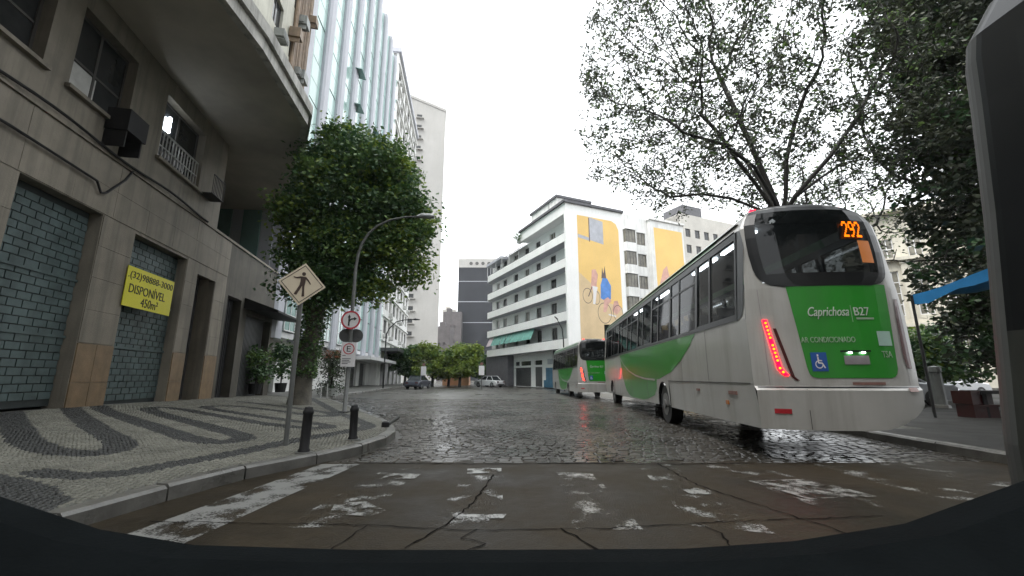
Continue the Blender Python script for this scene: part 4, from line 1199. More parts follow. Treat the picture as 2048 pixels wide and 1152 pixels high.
    # green rear panel and other decals that follow the curved rear
    def patch(name, zs, lf, rf, m, off, parent, n=8):
        b = MB(); G = []
        for z in zs:
            a, c = lf(z), rf(z); G.append([(a + (c - a) * k / n, ry(a + (c - a) * k / n, z, off), z) for k in range(n + 1)])
        for i in range(len(zs) - 1):
            for j in range(n): b.quad(G[i][j], G[i][j + 1], G[i + 1][j + 1], G[i + 1][j])
        return b.build(name, m, parent, smooth=True)
    patch('rear_panel', [1.20, 1.22, 1.26, 1.34, 1.6, 1.9, 2.2, 2.5, 2.64],
          lambda z: float(np.interp(z, [1.2, 1.22, 1.26, 1.34, 2.64], [.86, .79, .755, .735, .60])),
          lambda z: float(np.interp(z, [1.2, 1.22, 1.26, 1.34, 2.64], [1.97, 2.04, 2.08, 2.11, 2.19])), M['busgreen'], .008, root)
    patch('trim_line', [1.055, 1.075], lambda z: .04, lambda z: W - .04, M['busblack'], .006, root, 20)
    patch('lower_grille', [1.10, 1.14], lambda z: 1.35, lambda z: 1.85, M['dirtyred'], .01, root)
    mapf = lambda off: (lambda u, z, d: (u, ry(u, z, off) - d, z))
    t1 = text('Caprichosa', .62, .19, M['letter_white'], root, (.86, 0, 2.09), mapf=mapf(.016), shear=.35)
    text('B27', .24, .13, M['letter_white'], root, (1.56, 0, 2.14), mapf=mapf(.016))
    patch('lettering_line', [2.08, 2.11], lambda z: 1.58, lambda z: 1.86, M['letter_pale'], .016, root)
    patch('lettering_line', [2.04, 2.30], lambda z: 1.512, lambda z: 1.522, M['letter_pale'], .016, root)
    text('AR CONDICIONADO', .80, .085, M['letter_pale'], root, (.70, 0, 1.73), mapf=mapf(.016))
    text('TSA', .17, .10, M['letter_pale'], root, (1.88, 0, 1.50), mapf=mapf(.016))
    patch('sticker', [1.68, 1.90], lambda z: 1.86, lambda z: 2.09, M['sticker'], .014, root)
    ac_ = patch('access_sign', [1.30, 1.58], lambda z: .80, lambda z: 1.03, M['accessblue'], .016, root)
    b = MB()
    def qd(pts):
        b.poly([(.80 + x * .23, ry(.80 + x * .23, 1.30 + z * .28, .022), 1.30 + z * .28) for x, z in pts])
    n = 14
    for k in range(n):
        a0, a1 = R(100 + 250 * k / n), R(100 + 250 * (k + 1) / n)
        qd([(.45 + .25 * math.cos(a0), .36 + .22 * math.sin(a0)), (.45 + .25 * math.cos(a1), .36 + .22 * math.sin(a1)), (.45 + .19 * math.cos(a1), .36 + .165 * math.sin(a1)), (.45 + .19 * math.cos(a0), .36 + .165 * math.sin(a0))])
    qd([(.37, .78), (.47, .78), (.47, .90), (.37, .90)]); qd([(.38, .42), (.47, .42), (.47, .75), (.38, .75)]); qd([(.40, .55), (.66, .52), (.66, .58), (.40, .62)])
    qd([(.42, .40), (.66, .38), (.66, .46), (.42, .48)]); qd([(.60, .42), (.76, .15), (.84, .18), (.68, .45)])
    b.build('wheelchair_symbol', M['signwhite'], ac_)
    patch('number_plate', [1.40, 1.53], lambda z: 1.28, lambda z: 1.66, M['plate'], .02, root)
    for u in (1.36, 1.56):
        b = MB(); b.box(u, u + .035, ry(u, 1.57) - .05, ry(u, 1.57) - .02, 1.56, 1.585); b.build('plate_lamp', M['whiteled'], root)
    b = MB(); b.box(1.25, 1.69, ry(1.47, 1.57) - .03, ry(1.47, 1.57) - .004, 1.585, 1.61); b.build('plate_lamp_rail', M['busblack'], root)
    # tail lights
    def tlx(z): return float(np.interp(z, [1.24, 1.32, 2.08], [.44, .36, .24]))
    tl = patch('tail_light', [1.24, 1.28, 1.34, 1.5, 1.8, 2.06, 2.10], lambda z: tlx(z) - .03, lambda z: tlx(z) + .03, M['redlens'], .012, root, 2)
    for k in range(14):
        if k in (5, 11): continue
        z = 2.05 - k * .0585; u = tlx(z)
        b = MB(); b.disc((0, 0), .017, -.012, 0, 8); b.build('brake_led', M['ledyellow'], tl, loc=(u, ry(u, z, .016), z))
    patch('tail_light', [1.16, 1.22, 1.3, 1.5, 1.8, 1.96], lambda z: tlx(z + .1) + .09 + (2.0 - z) * .06, lambda z: tlx(z + .1) + .135 + (2.0 - z) * .06, M['redoff'], .012, root, 2)
    patch('tail_light', [1.34, 1.4, 1.5, 1.8, 2.1, 2.3, 2.42], lambda z: W - float(np.interp(z, [1.34, 1.5, 2.2, 2.42], [.20, .24, .22, .16])), lambda z: W - .10, M['redoff'], .012, root, 2)
    for u in (.52, W - .50):
        b = MB(); z = 4.145; b.box(u, u + .10, ry(u, z) - .02, ry(u, z) + .06, z - .01, z + .035); b.build('marker_light', M['markred'], root)
    patch('reflector', [.68, .75], lambda z: .20, lambda z: .42, M['redrefl'], .012, root)
    patch('reflector', [1.0, 1.06], lambda z: W - .30, lambda z: W - .12, M['dirtyred'], .02, root)
    patch('bumper_seam', [.46, 1.04], lambda z: .66, lambda z: .668, M['busblack'], .008, root, 1)
    for ua, ub in ((.20, .207), (W - .207, W - .20)): patch('panel_seam', [1.10, 1.6, 2.2, 2.6], lambda z, a=ua: a, lambda z, c=ub: c, M['plate'], .006, root, 1)
    # route display and paper notice just inside the glass
    GL = {'2': ['01110', '10001', '00001', '00010', '00100', '01000', '11111'], '9': ['01110', '10001', '10001', '01111', '00001', '00010', '01100']}
    rd = MB(); rd.box(1.655, 1.985, ry(1.82, 3.55) + .03, ry(1.82, 3.55) + .05, 3.42, 3.72); rd = rd.build('route_display', M['black'], root)
    for ci, ch in enumerate('292'):
        b = MB()
        for r, rowv in enumerate(GL[ch]):
            for c, v in enumerate(rowv):
                if v == '1':
                    for dx in (0, .5):
                        for dz in (0, .5):
                            u, z = 1.66 + ci * .112 + (c + dx) * .0185, 3.69 - (r + dz) * .040
                            b.box(u, u + .0085, ry(u, z, .045), ry(u, z, .040), z, z + .015)
        b.build('led_digit', M['routeled'], rd)
    nt_ = patch('paper_notice', [3.0, 3.2, 3.38], lambda z: 1.88, lambda z: 2.10, M['orangepaper'], .018, root)
    # side windows
    def pane_set(side):
        n = 8; ss = np.linspace(.42, 16.9, n + 1)
        def Q(s, v, d):
            x = .1395 * v - d; return (x if side < 0 else W - x, s, 2.15 + 1.55 * v)
        for i in range(n):
            s0, s1 = ss[i], ss[i + 1]
            b = MB(); f = .035
            def rail(a, c, v0, v1, d):
                b.quad(Q(a, v0, d), Q(a, v1, d), Q(c, v1, d), Q(c, v0, d)); b.quad(Q(a, v0, -.05), Q(c, v0, -.05), Q(c, v1, -.05), Q(a, v1, -.05))
                b.quad(Q(a, v0, d), Q(c, v0, d), Q(c, v0, -.05), Q(a, v0, -.05)); b.quad(Q(a, v1, d), Q(a, v1, -.05), Q(c, v1, -.05), Q(c, v1, d))
                b.quad(Q(a, v0, d), Q(a, v0, -.05), Q(a, v1, -.05), Q(a, v1, d)); b.quad(Q(c, v0, d), Q(c, v1, d), Q(c, v1, -.05), Q(c, v0, -.05))
            rail(s0, s1, 0, .05, .012); rail(s0, s1, .92, 1, .012); rail(s0, s0 + .07, .05, .92, .012); rail(s1 - .07, s1, .05, .92, .012)
            m_ = (s0 + s1) / 2 + .25; rail(m_ - .04, m_ + .04, .05, .92, .006)
            rail(s0 + .07, s1 - .07, .70 if i % 3 else .05, .725 if i % 3 else .07, .004)
            w = b.build('window', M['busblack'], root)
            g = MB(); g.quad(Q(s0 + .06, .045, -.01), Q(s0 + .06, .93, -.01), Q(s1 - .06, .93, -.01), Q(s1 - .06, .045, -.01)); g.build('pane', M['busglass_side'], w)
    pane_set(-1); pane_set(1)
    # rounded dark surround behind the last window, gutter line
    b = MB(); b.tube([(xl(3.72) - .012, .5, 3.72), (xl(3.72) - .012, L_ - .6, 3.72)], .018, 6); b.build('gutter', M['busblack'], root)
    b = MB(); z0, z1 = 2.13, 3.72
    pl = [(.16, z0 + .25), (.22, z0 + .08), (.43, z0), (.43, z1), (.25, z1 - .05), (.13, z1 - .3)]
    for i in range(len(pl)): pass
    b.poly([(xl(z) - .008, s, z) for s, z in pl]); b.build('window_corner', M['busblack'], root)
    # green swoosh on both sides
    OUT = [(.50, 8.2, 10.2), (.55, 7.5, 10.7), (.7, 6.6, 11.2), (.9, 6.25, 11.5), (1.12, 6.2, 11.75), (1.35, 4.6, 11.95), (1.6, 3.75, 12.1), (1.9, 3.0, 12.25), (2.14, 2.55, 12.35)]
    for side in (-1, 1):
        b = MB()
        for (z0, a0, c0), (z1, a1, c1) in zip(OUT, OUT[1:]):
            f = lambda z, s: ((xl(z) - .006) if side < 0 else (W - xl(z) + .006), s, z)
            b.quad(f(z0, a0), f(z0, c0), f(z1, c1), f(z1, a1))
        sw_ = b.build('green_swoosh', M['busgreen'], root)
        b = MB(); arc = [(2.0, 12.2), (1.7, 11.4), (1.45, 10.4), (1.28, 9.2), (1.18, 7.8), (1.14, 6.4)]
        for (z0, s0), (z1, s1) in zip(arc, arc[1:]):
            f = lambda z, s: ((xl(z) - .012) if side < 0 else (W - xl(z) + .012), s, z)
            b.quad(f(z0 - .025, s0), f(z0 + .025, s0), f(z1 + .025, s1), f(z1 - .025, s1))
        b.build('white_line', M['buswhite'], sw_)
    # panel seam, side reflectors
    b = MB(); b.box(-.007, 0, .2, 5.0, 1.115, 1.125); b.build('side_seam', M['busblack'], root)
    for s_ in (2.0, 3.7, 7.4, 10.0, 12.6):
        b = MB(); b.box(-.004, 0, s_, s_ + .012, 1.14 if s_ < 6.3 else .5, 2.12); b.build('panel_seam', M['plate'], root)
    for s, z, w, h, m in ((.75, .92, .34, .06, 'dirtyred'), (2.6, .93, .18, .05, 'dirtyred'), (1.15, .74, .11, .07, 'orangerefl')):
        b = MB(); b.box(xl(z) - .02, xl(z) - .002, s, s + w, z, z + h); b.build('side_reflector', M[m], root)
    # wheels and arches
    for s in wheels:
        for side in (-1, 1):
            b = MB(); n = 12
            xo = -.004 if side < 0 else W + .004
            for k in range(n):
                a0, a1 = math.pi * k / n, math.pi * (k + 1) / n
                p0 = (s + .58 * math.cos(a0), .5 + .6 * math.sin(a0)); p1 = (s + .58 * math.cos(a1), .5 + .6 * math.sin(a1))
                e = lambda a: (s + max(-.63, min(.63, 1.2 * math.cos(a))), .5 + min(.66, 1.4 * math.sin(a)))
                q0, q1 = e(a0), e(a1)
                b.quad((xo, *p0), (xo, *p1), (xo, *q1), (xo, *q0))
            b.build('wheel_arch', M['buswhite'], root)
            b = MB(); xi = .06 if side < 0 else W - .06 - .32
            for x0_, x1_, r in ((xi, xi + .32, .5),):
                b.prism([(s + r * math.cos(2 * math.pi * k / 24), .5 + r * math.sin(2 * math.pi * k / 24)) for k in range(24)], x0_, x1_, 'x')
            wh = b.build('wheel', M['rubber'], root)
            b = MB(); xr_ = xi - .015 if side < 0 else xi + .32
            b.prism([(s + .29 * math.cos(2 * math.pi * k / 20), .5 + .29 * math.sin(2 * math.pi * k / 20)) for k in range(20)], xr_, xr_ + .015, 'x')
            b.prism([(s + .12 * math.cos(2 * math.pi * k / 12), .5 + .12 * math.sin(2 * math.pi * k / 12)) for k in range(12)], xr_ - .04 if side < 0 else xr_ + .015, xr_ if side < 0 else xr_ + .055, 'x')
            b.build('rim', M['rim'], wh)
        b = MB(); b.box(.35, W - .35, s - .9, s + .9, .48, 1.15); b.build('wheel_well', M['black'], root)
    return root
bus = make_bus('near green and white city bus with lit route number 292 and red tail light')
bus.scale = (1, 1, 1.035); bus.location = (3.90, 6.95, 0); bus.rotation_euler = (0, 0, -math.atan(66 / 870))
bus2 = copy_tree(bus, None, ('route_display', 'paper_notice', 'seat', 'lettering_line', 'ceiling_light', 'number_plate', 'plate_lamp', 'plate_lamp_rail'))
bus2.location = (3.95, 26.0, 0); bus2.rotation_euler = (0, 0, R(3)); bus2.scale = (.86, .60, .86)
bus2['label'] = 'farther green and white city bus ahead with red tail light, beyond the nearer bus'

# bus alongside at the right edge: front left corner and dark side window
al = empty('coach', 'dark bus alongside at the right edge with a pale rounded corner post', 'bus', (2.66, 2.55, 0), 0)
b = MB()
zs_ = [.35, .9, 1.5, 2.2, 2.9, 3.2, 3.35, 3.45, 3.55, 3.65, 3.75, 3.82, 3.88, 3.91, 3.93]
def ax(z): return float(np.interp(z, [.35, 1.13, 1.54, 2.46, 3.35, 3.55, 3.75, 3.88, 3.93], [-.02, 0, .07, .18, .25, .33, .53, .85, 1.2]))
def aplan(z):
    x = ax(z); r = .22; fy = -float(np.interp(z, [.35, 3.3, 3.75, 3.93], [0, .06, .25, .6]))
    p = [(x, -9.5), (x, -2.2), (x, -.95 + fy), (x, -.34 + fy), (x, -r + fy)]
    p += [(x + r - r * math.cos(t), fy - r + r * math.sin(t)) for t in np.linspace(.15, math.pi / 2, 9)]
    p += [(2.6 - x - r + r * math.sin(t), fy - r + r * math.cos(t)) for t in np.linspace(0, math.pi / 2, 5)]
    p += [(2.6 - x, -9.5)]
    return p
G = [[(x, y, z) for x, y in aplan(z)] for z in zs_]
for i in range(len(zs_) - 1):
    for j in range(len(G[0]) - 1):
        mi = 1 if 5 <= j <= 13 or zs_[i] >= 3.5 else 0
        if j < 5 and 1.5 <= zs_[i] < 3.5: mi = 2
        b.quad(G[i][j], G[i + 1][j], G[i + 1][j + 1], G[i][j + 1], mi)
b.poly(G[-1], 1); b.poly(G[0][::-1], 0)
o = b.build('body', [M['busbody_dark'], M['busgrey'], M['busblack']], al); smooth_by_angle(o, 45)
b = MB()
for yy0, yy1 in ((-2.1, -1.0), (-.93, -.42), (-4.2, -2.2)):
    b.quad((ax(1.6) - .012, yy0, 1.6), (ax(1.6) - .012, yy1, 1.6), (ax(3.2) - .012, yy1 - .05, 3.2), (ax(3.2) - .012, yy0 - .05, 3.2))
b.build('side_window', M['busblack'], al)
b = MB()
for s in (-1.4, -7.6): b.prism([(s + .48 * math.cos(2 * math.pi * k / 20), .48 + .48 * math.sin(2 * math.pi * k / 20)) for k in range(20)], -.03, .25, 'x')
b.build('wheel', M['rubber'], al)

# ------------------------------------------------------------------ trees
def grow(seed_chain, att, step=.4, di=3.0, dk=.7, iters=120, seed=1):
    """space colonisation: returns nodes, parents"""
    rng = np.random.default_rng(seed)
    nodes, par = [], []
    for ch in seed_chain:
        base = ch[0]
        for k, p in enumerate(ch[1]):
            nodes.append(np.array(p, float)); par.append(base if k == 0 else len(nodes) - 2)
    att = np.array(att); nd = np.full(len(att), 1e9); ni = np.zeros(len(att), int)
    done = 0
    for it in range(iters):
        for k in range(done, len(nodes)):
            d = np.linalg.norm(att - nodes[k], axis=1); m = d < nd
            nd[m] = d[m]; ni[m] = k
        done = len(nodes)
        act = (nd < di) & (nd > dk)
        if not act.any(): break
        new = {}
        for a in np.where(act)[0]:
            v = att[a] - nodes[ni[a]]; new.setdefault(ni[a], []).append(v / np.linalg.norm(v))
        added = 0
        for k, vs in new.items():
            d = np.mean(vs, 0) + rng.normal(0, .12, 3); l = np.linalg.norm(d)
            if l < 1e-3: continue
            q = nodes[k] + d / l * step
            if np.min(np.linalg.norm(np.array(nodes[max(0, len(nodes) - 400):]) - q, axis=1)) < step * .25: continue
            nodes.append(q); par.append(k); added += 1
        keep = nd > dk
        att, nd, ni = att[keep], nd[keep], ni[keep]
        if added == 0 or len(att) == 0: break
    return np.array(nodes), np.array(par)

def limbs_mesh(nodes, par, tip=.018, expo=.44, sides=5, base_r=None):
    n = len(nodes); cnt = np.zeros(n); kids = [[] for _ in range(n)]
    for i, p in enumerate(par):
        if p >= 0: kids[p].append(i)
    order = sorted(range(n), key=lambda i: -i)
    for i in order:
        if not kids[i]: cnt[i] += 1
        if par[i] >= 0: cnt[par[i]] += cnt[i]
    r = tip * cnt ** expo
    b = MB()
    for i in range(n):
        p = par[i]
        if p < 0: continue
        a, c = Vector(nodes[p]), Vector(nodes[i]); d = (c - a)
        if d.length < 1e-4: continue
        ra = min(r[p], r[i] * 1.35)
        b.tube([a - d * .04, c], [ra, r[i]], sides if r[i] > .04 else 4, cap=False)
    return b, r

def leaves(name, centers, size, mats, mi, parent, asp=.6, droop=.35, seed=1):
    rng = np.random.default_rng(seed); n = len(centers)
    t = rng.uniform(0, 2 * math.pi, n)
    ax_ = np.stack([np.cos(t), np.sin(t), rng.normal(-droop, .45, n)], 1); ax_ /= np.linalg.norm(ax_, axis=1)[:, None]
    rv = rng.normal(0, 1, (n, 3)); rv[:, 2] += 0.0
    sd = np.cross(ax_, rv); sd /= np.linalg.norm(sd, axis=1)[:, None] + 1e-9
    nm = np.cross(ax_, sd)
    s = (size * rng.uniform(.65, 1.3, n))[:, None]
    V = np.zeros((n, 6, 3))
    V[:, 0] = centers; V[:, 1] = centers + ax_ * s * .5 + sd * s * asp * .5 + nm * s * .08; V[:, 2] = centers + ax_ * s
    V[:, 3] = centers + ax_ * s * .5 - sd * s * asp * .5 + nm * s * .08
    V[:, 4] = centers + ax_ * s * .45; V[:, 5] = V[:, 4]
    F = np.array([(0, 1, 2, 4), (0, 4, 2, 3)])
    return quads_mesh(name, V[:, :5], F, mats, mi, parent)

def clumps(rng, blobs, n, lo=.55):
    """leaf centres in shells of several ellipsoidal blobs, gathered in tufts"""
    out, which = [], []
    vol = np.array([bb[3] * bb[4] * bb[5] for bb in blobs]); pr = vol ** .75 / (vol ** .75).sum()
    for k, bb in enumerate(blobs):
        m = int(n * pr[k]); tufts = max(4, m // 28)
        d = rng.normal(0, 1, (tufts, 3)); d /= np.linalg.norm(d, axis=1)[:, None]
        d *= rng.uniform(lo, 1.0, (tufts, 1)) ** .6
        tc = d * np.array(bb[3:6]) + np.array(bb[:3])
        idx = rng.integers(0, tufts, m)
        ts_ = rng.uniform(.16, .42, tufts)
        pts_ = tc[idx] + np.clip(rng.normal(0, 1, (m, 3)), -1.9, 1.9) * (ts_[idx][:, None] * np.array([1, 1, .7]))
        out.append(pts_); which.append(np.where(rng.random(tufts)[idx] < bb[6], 1, 0) + np.where(rng.random(tufts)[idx] < bb[7], 1, 0))
    return np.concatenate(out), np.concatenate(which)

# big sparse tree behind the bus
t = empty('broadleaf_tree', 'big spreading tree with sparse dark leaves rising behind the near bus', 'tree', (10.9, 16.3, .14))
rng = np.random.default_rng(11)
att = []
while len(att) < 3300:
    p = rng.uniform(-1, 1, 3); rr = (np.abs(p) ** 2.7).sum() ** (1 / 2.7)
    if .18 < rr < 1:
        q = (p[0] * 7.6 - .6, p[1] * 4.8, 13.2 + p[2] * (7.4 if p[2] > 0 else 5.4))
        dd = math.hypot(q[0], q[1])
        if q[2] > 8.3 + max(0, 3.0 - dd) * .9 and not (q[0] > 3.5 and q[2] > 15.5): att.append(q)
trunk = [(-1, [(0, 0, 0), (0, 0, 2), (-.05, 0, 4), (0, .05, 6), (0, 0, 7.4)])]
trunk += [(4, [(-.35, 0, 8.0), (-.9, -.1, 8.9), (-1.7, -.3, 9.9), (-2.4, -.6, 10.8), (-3.2, -.8, 11.6)]),
          (4, [(-.05, .1, 8.2), (-.3, .2, 9.4), (-.7, .2, 10.8), (-1.1, .3, 12.4), (-1.5, .4, 14.0)]),
          (4, [(.2, -.2, 8.3), (.3, -.4, 9.8), (.7, -.6, 11.3), (1.3, -.8, 12.8)]),
          (4, [(.3, .2, 7.9), (1.1, .3, 8.6), (2.2, .5, 9.4), (3.3, .4, 10.1)]),
          (6, [(-1.3, .6, 9.3), (-2.6, 1.0, 9.9), (-4.0, 1.2, 10.3), (-5.2, 1.2, 10.4)]) if False else (4, [(-.5, -.5, 8.0), (-1.6, -1.3, 9.0), (-3.0, -1.9, 9.6), (-4.6, -2.2, 9.9)]),
          (4, [(.1, .6, 8.4), (.1, 1.3, 9.8), (-.2, 1.9, 11.4)]), (4, [(.4, -.5, 8.2), (1.6, -1.0, 9.6), (2.8, -1.2, 11.2), (3.6, -1.3, 12.6)]),
          (3, [(.25, .1, 6.7), (.9, .4, 7.4), (1.6, .6, 8.4), (1.7, .7, 10.0)]),
          (4, [(-.4, .4, 7.9), (-1.5, .7, 8.6), (-2.7, .9, 8.9), (-4.0, 1.0, 8.8)])]
nodes, par = grow(trunk, att, step=.30, di=3.2, dk=.42, iters=130, seed=3)
b, rad = limbs_mesh(nodes, par, tip=.010, expo=.43)
b.build('trunk', M['bark'], t, smooth=True)
thin = np.where(rad < .024)[0]
thin = thin[rng.random(len(thin)) < .85]
cen = np.repeat(nodes[thin], 13, 0); cen = cen + rng.normal(0, .16, cen.shape) + np.array([0, 0, -.06])
mi = (rng.random(len(cen)) < .16).astype(int)
leaves('crown', cen, .17, [M['leaf_d'], M['leaf_b']], mi, t, asp=.45, droop=.55, seed=5)

# tree that overhangs the street from the right kerb; unseen crown thickened for shade
t = empty('overhanging_tree', 'dark leafy branches reaching in at the top right, above the bus alongside', 'tree', (9.6, 1.5, .14))
att = [(rng.uniform(-7, 5), rng.uniform(-9, 6.5), rng.uniform(9, 16)) for _ in range(420)]
nodes, par = grow([(-1, [(0, 0, 0), (0, 0, 2), (.1, 0, 4), (0, .1, 6), (0, 0, 8)])], att, step=.5, di=5, dk=.9, iters=60, seed=14)
b, rad = limbs_mesh(nodes, par, tip=.02, expo=.48); b.build('trunk', M['bark'], t, smooth=True)
bl = [(-4.5, -3, 12.5, 3.2, 3.5, 2.2, .1, .1), (-1, 1, 13, 3.5, 3.2, 2.4, .1, .1), (2, -4, 13, 3.4, 3.6, 2.6, .1, .1), (-3, -7, 13, 3.4, 3.2, 2.4, .1, .1), (3.6, 3, 12.5, 3.0, 3.0, 2.2, .1, .1), (1.8, 7.0, 13.2, 2.4, 2.0, 1.3, .1, .1), (-3, 3.0, 14, 2.8, 2.2, 1.8, .1, .1)]
cen, wh = clumps(rng, bl, 40000, .2)
leaves('crown', cen, .26, [M['leaf_d'], M['leaf_a'], M['leaf_b']], wh, t, seed=15)

# second thinner tree behind it
t = empty('thin_tree', 'thinner pale-leaved tree right of the big spreading tree', 'tree', (16.5, 22, .14))
att = []
while len(att) < 600:
    p = rng.uniform(-1, 1, 3); rr = np.linalg.norm(p)
    if .2 < rr < 1: att.append((p[0] * 5.2 + .8, p[1] * 3.2, 10.2 + p[2] * 3.8))
nodes, par = grow([(-1, [(0, 0, 0), (0, 0, 3), (.1, 0, 5.5), (0, .1, 7.2)]), (3, [(-.6, .1, 8.0), (-1.4, .2, 9)]), (3, [(.9, 0, 8), (2.2, .1, 8.7), (3.4, 0, 9.3)])], att, step=.4, di=3, dk=.6, iters=80, seed=4)
b, rad = limbs_mesh(nodes, par, tip=.015, expo=.46); b.build('trunk', M['bark'], t, smooth=True)
thin = np.where(rad < .035)[0]; cen = np.repeat(nodes[thin], 7, 0); cen = cen + rng.normal(0, .28, cen.shape)
leaves('crown', cen, .19, [M['leaf_d'], M['leaf_b']], (rng.random(len(cen)) < .5).astype(int), t, seed=6)

# dark tree at the right, hanging over the street
t = empty('dark_tree', 'dense dark tree with hanging foliage at the right behind the blue tarpaulin', 'tree', (19.5, 17, .14))
att = [(rng.uniform(-4.5, 3), rng.uniform(-3, 3), rng.uniform(5, 17)) for _ in range(350)]
nodes, par = grow([(-1, [(0, 0, 0), (0, 0, 2), (-.1, 0, 4), (-.2, 0, 6), (-.4, 0, 8)])], att, step=.5, di=4, dk=.8, iters=70, seed=8)
b, rad = limbs_mesh(nodes, par, tip=.02, expo=.5); b.build('trunk', M['bark'], t, smooth=True)
bl = [(-1.6, -2, 15.5, 2.7, 2.6, 2.6, .1, .1), (-1.2, -2, 12.5, 2.0, 2.4, 2.2, .1, .1), (-.6, -2, 9.5, 1.9, 2.4, 2.6, .1, .1), (-.2, -2, 6.6, 1.9, 2.2, 2.2, .15, .1), (.6, -1.5, 4.0, 1.9, 2.2, 1.8, .2, .2), (2, 0, 14, 3, 3, 4, .1, .1),
      (-3.4, -2.4, 17.6, 1.9, 1.8, 1.3, .1, .1), (-2.9, -2.2, 13.4, 1.0, 1.3, 1.0, .1, .1), (2.4, -1, 8, 2.2, 2.4, 4, .1, .1), (-.2, -1.5, 18, 3, 3, 1.6, .1, .1), (-3.0, -2, 7.6, 1.3, 1.5, 1.7, .1, .05), (-2.9, -2, 4.9, 1.4, 1.6, 1.7, .15, .1), (-3.4, -2, 10.4, 1.4, 1.6, 1.6, .1, .05), (-2.3, -2, 2.6, 1.5, 1.6, 1.3, .2, .15)]
cen, wh = clumps(rng, bl, 58000, .3)
leaves('crown', cen, .25, [M['leaf_d'], M['leaf_a'], M['leaf_b']], wh, t, seed=9)
# street tree on the left
t = empty('street_tree', 'leafy street tree with ivy covered leaning trunk on the left pavement', 'tree', (-8.0, 16.5, .25))
tr = [(0, 0, -.1), (.05, 0, .8), (.12, 0, 1.8), (.25, .1, 2.9), (.35, .1, 4.0), (.5, .1, 5.2)]
b = MB(); b.tube(tr, [.46, .36, .33, .30, .26, .2], 12)
b.tube([(.25, .1, 2.9), (-.4, .2, 4.2), (-1.0, .3, 5.4), (-1.4, .4, 7)], [.2, .16, .12, .06], 8)
b.tube([(.35, .1, 4.0), (1.3, -.2, 5.0), (2.5, -.3, 5.6), (3.6, -.3, 6.2)], [.2, .15, .11, .05], 8)
b.tube([(.5, .1, 5.2), (.8, .1, 7), (.9, .2, 9.4)], [.2, .14, .05], 8)
b.build('trunk', M['bark_pale'], t, smooth=True)
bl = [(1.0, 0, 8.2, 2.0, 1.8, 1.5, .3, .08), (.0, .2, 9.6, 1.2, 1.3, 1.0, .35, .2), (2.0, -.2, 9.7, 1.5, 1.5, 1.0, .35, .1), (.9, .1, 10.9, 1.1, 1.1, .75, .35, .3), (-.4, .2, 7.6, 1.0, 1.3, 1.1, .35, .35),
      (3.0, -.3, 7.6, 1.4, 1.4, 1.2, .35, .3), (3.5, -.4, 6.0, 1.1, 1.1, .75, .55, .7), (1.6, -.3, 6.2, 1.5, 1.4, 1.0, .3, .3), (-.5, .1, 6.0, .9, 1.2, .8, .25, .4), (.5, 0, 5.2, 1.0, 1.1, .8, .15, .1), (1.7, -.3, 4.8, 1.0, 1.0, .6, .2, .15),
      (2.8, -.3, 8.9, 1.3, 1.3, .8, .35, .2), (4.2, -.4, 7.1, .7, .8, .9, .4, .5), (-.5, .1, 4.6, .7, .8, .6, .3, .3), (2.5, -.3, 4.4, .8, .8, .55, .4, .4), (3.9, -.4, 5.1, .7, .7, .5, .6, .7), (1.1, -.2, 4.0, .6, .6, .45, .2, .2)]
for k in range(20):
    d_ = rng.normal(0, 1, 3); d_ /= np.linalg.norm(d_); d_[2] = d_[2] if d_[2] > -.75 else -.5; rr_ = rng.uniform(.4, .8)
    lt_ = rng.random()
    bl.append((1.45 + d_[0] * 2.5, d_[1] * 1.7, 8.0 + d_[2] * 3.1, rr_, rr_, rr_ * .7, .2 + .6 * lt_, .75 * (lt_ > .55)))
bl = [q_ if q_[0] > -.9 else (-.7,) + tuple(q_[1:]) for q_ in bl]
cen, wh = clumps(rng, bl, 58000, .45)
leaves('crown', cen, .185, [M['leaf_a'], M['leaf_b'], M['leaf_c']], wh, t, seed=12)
m = 2600; z = rng.uniform(1.0, 4.6, m); a = rng.uniform(0, 2 * math.pi, m); rr = .33 + rng.uniform(0, .28, m) * np.clip(z / 3.5, .4, 1)
cen = np.stack([np.interp(z, [0, 2, 4, 6], [0, .13, .35, .55]) + rr * np.cos(a), rr * np.sin(a), z], 1)
leaves('ivy', cen, .13, [M['leaf_a'], M['leaf_b']], (rng.random(m) < .4).astype(int), t, seed=13)
# far street trees
FT = [('far bushy green tree left of the far street end', -11.0, 60, 3.6, 5.4, .75), ('far bright green tree at the end of the street', -7.0, 58, 2.9, 5.2, .9),
      ('far dark tree under the office block marquee', -15.3, 62, 2.6, 5.2, .15), ('far loose green tree between the two bright trees', -9.2, 63, 2.6, 4.6, .5), ('far dark tree beside the balcony building', -4.4, 70, 3.0, 5.0, .2),
      ('far mid-green tree behind the bright tree', -8.6, 72, 3.4, 6.3, .5)]
for lab, X, Y, rad_, h, lt in FT:
    t = empty('far_tree', lab, 'tree', (X, Y, 0), 0, 'trees at the end of the street')
    b = MB(); b.tube([(0, 0, 0), (.1, 0, h * .35), (0, .1, h * .7)], [.22, .18, .1], 7); b.tube([(.1, 0, h * .3), (rad_ * .5, 0, h * .6)], [.12, .05], 6); b.build('trunk', M['bark'], t)
    bl = [(rng.uniform(-.5, .5) * rad_, rng.uniform(-.4, .4) * rad_, h * rng.uniform(.36, .95), rad_ * rng.uniform(.25, .55), rad_ * .45, h * rng.uniform(.09, .2), lt, lt * .6 * (rng.random() < .7)) for _ in range(13)]
    cen, wh = clumps(rng, bl, 6500, .4)
    leaves('crown', cen, .42, [M['leaf_a'], M['leaf_b'], M['leaf_c']] if lt < .4 else [M['leaf_b'], M['leaf_c'], M['leaf_far']], wh, t, seed=int(X * -3) + 20)
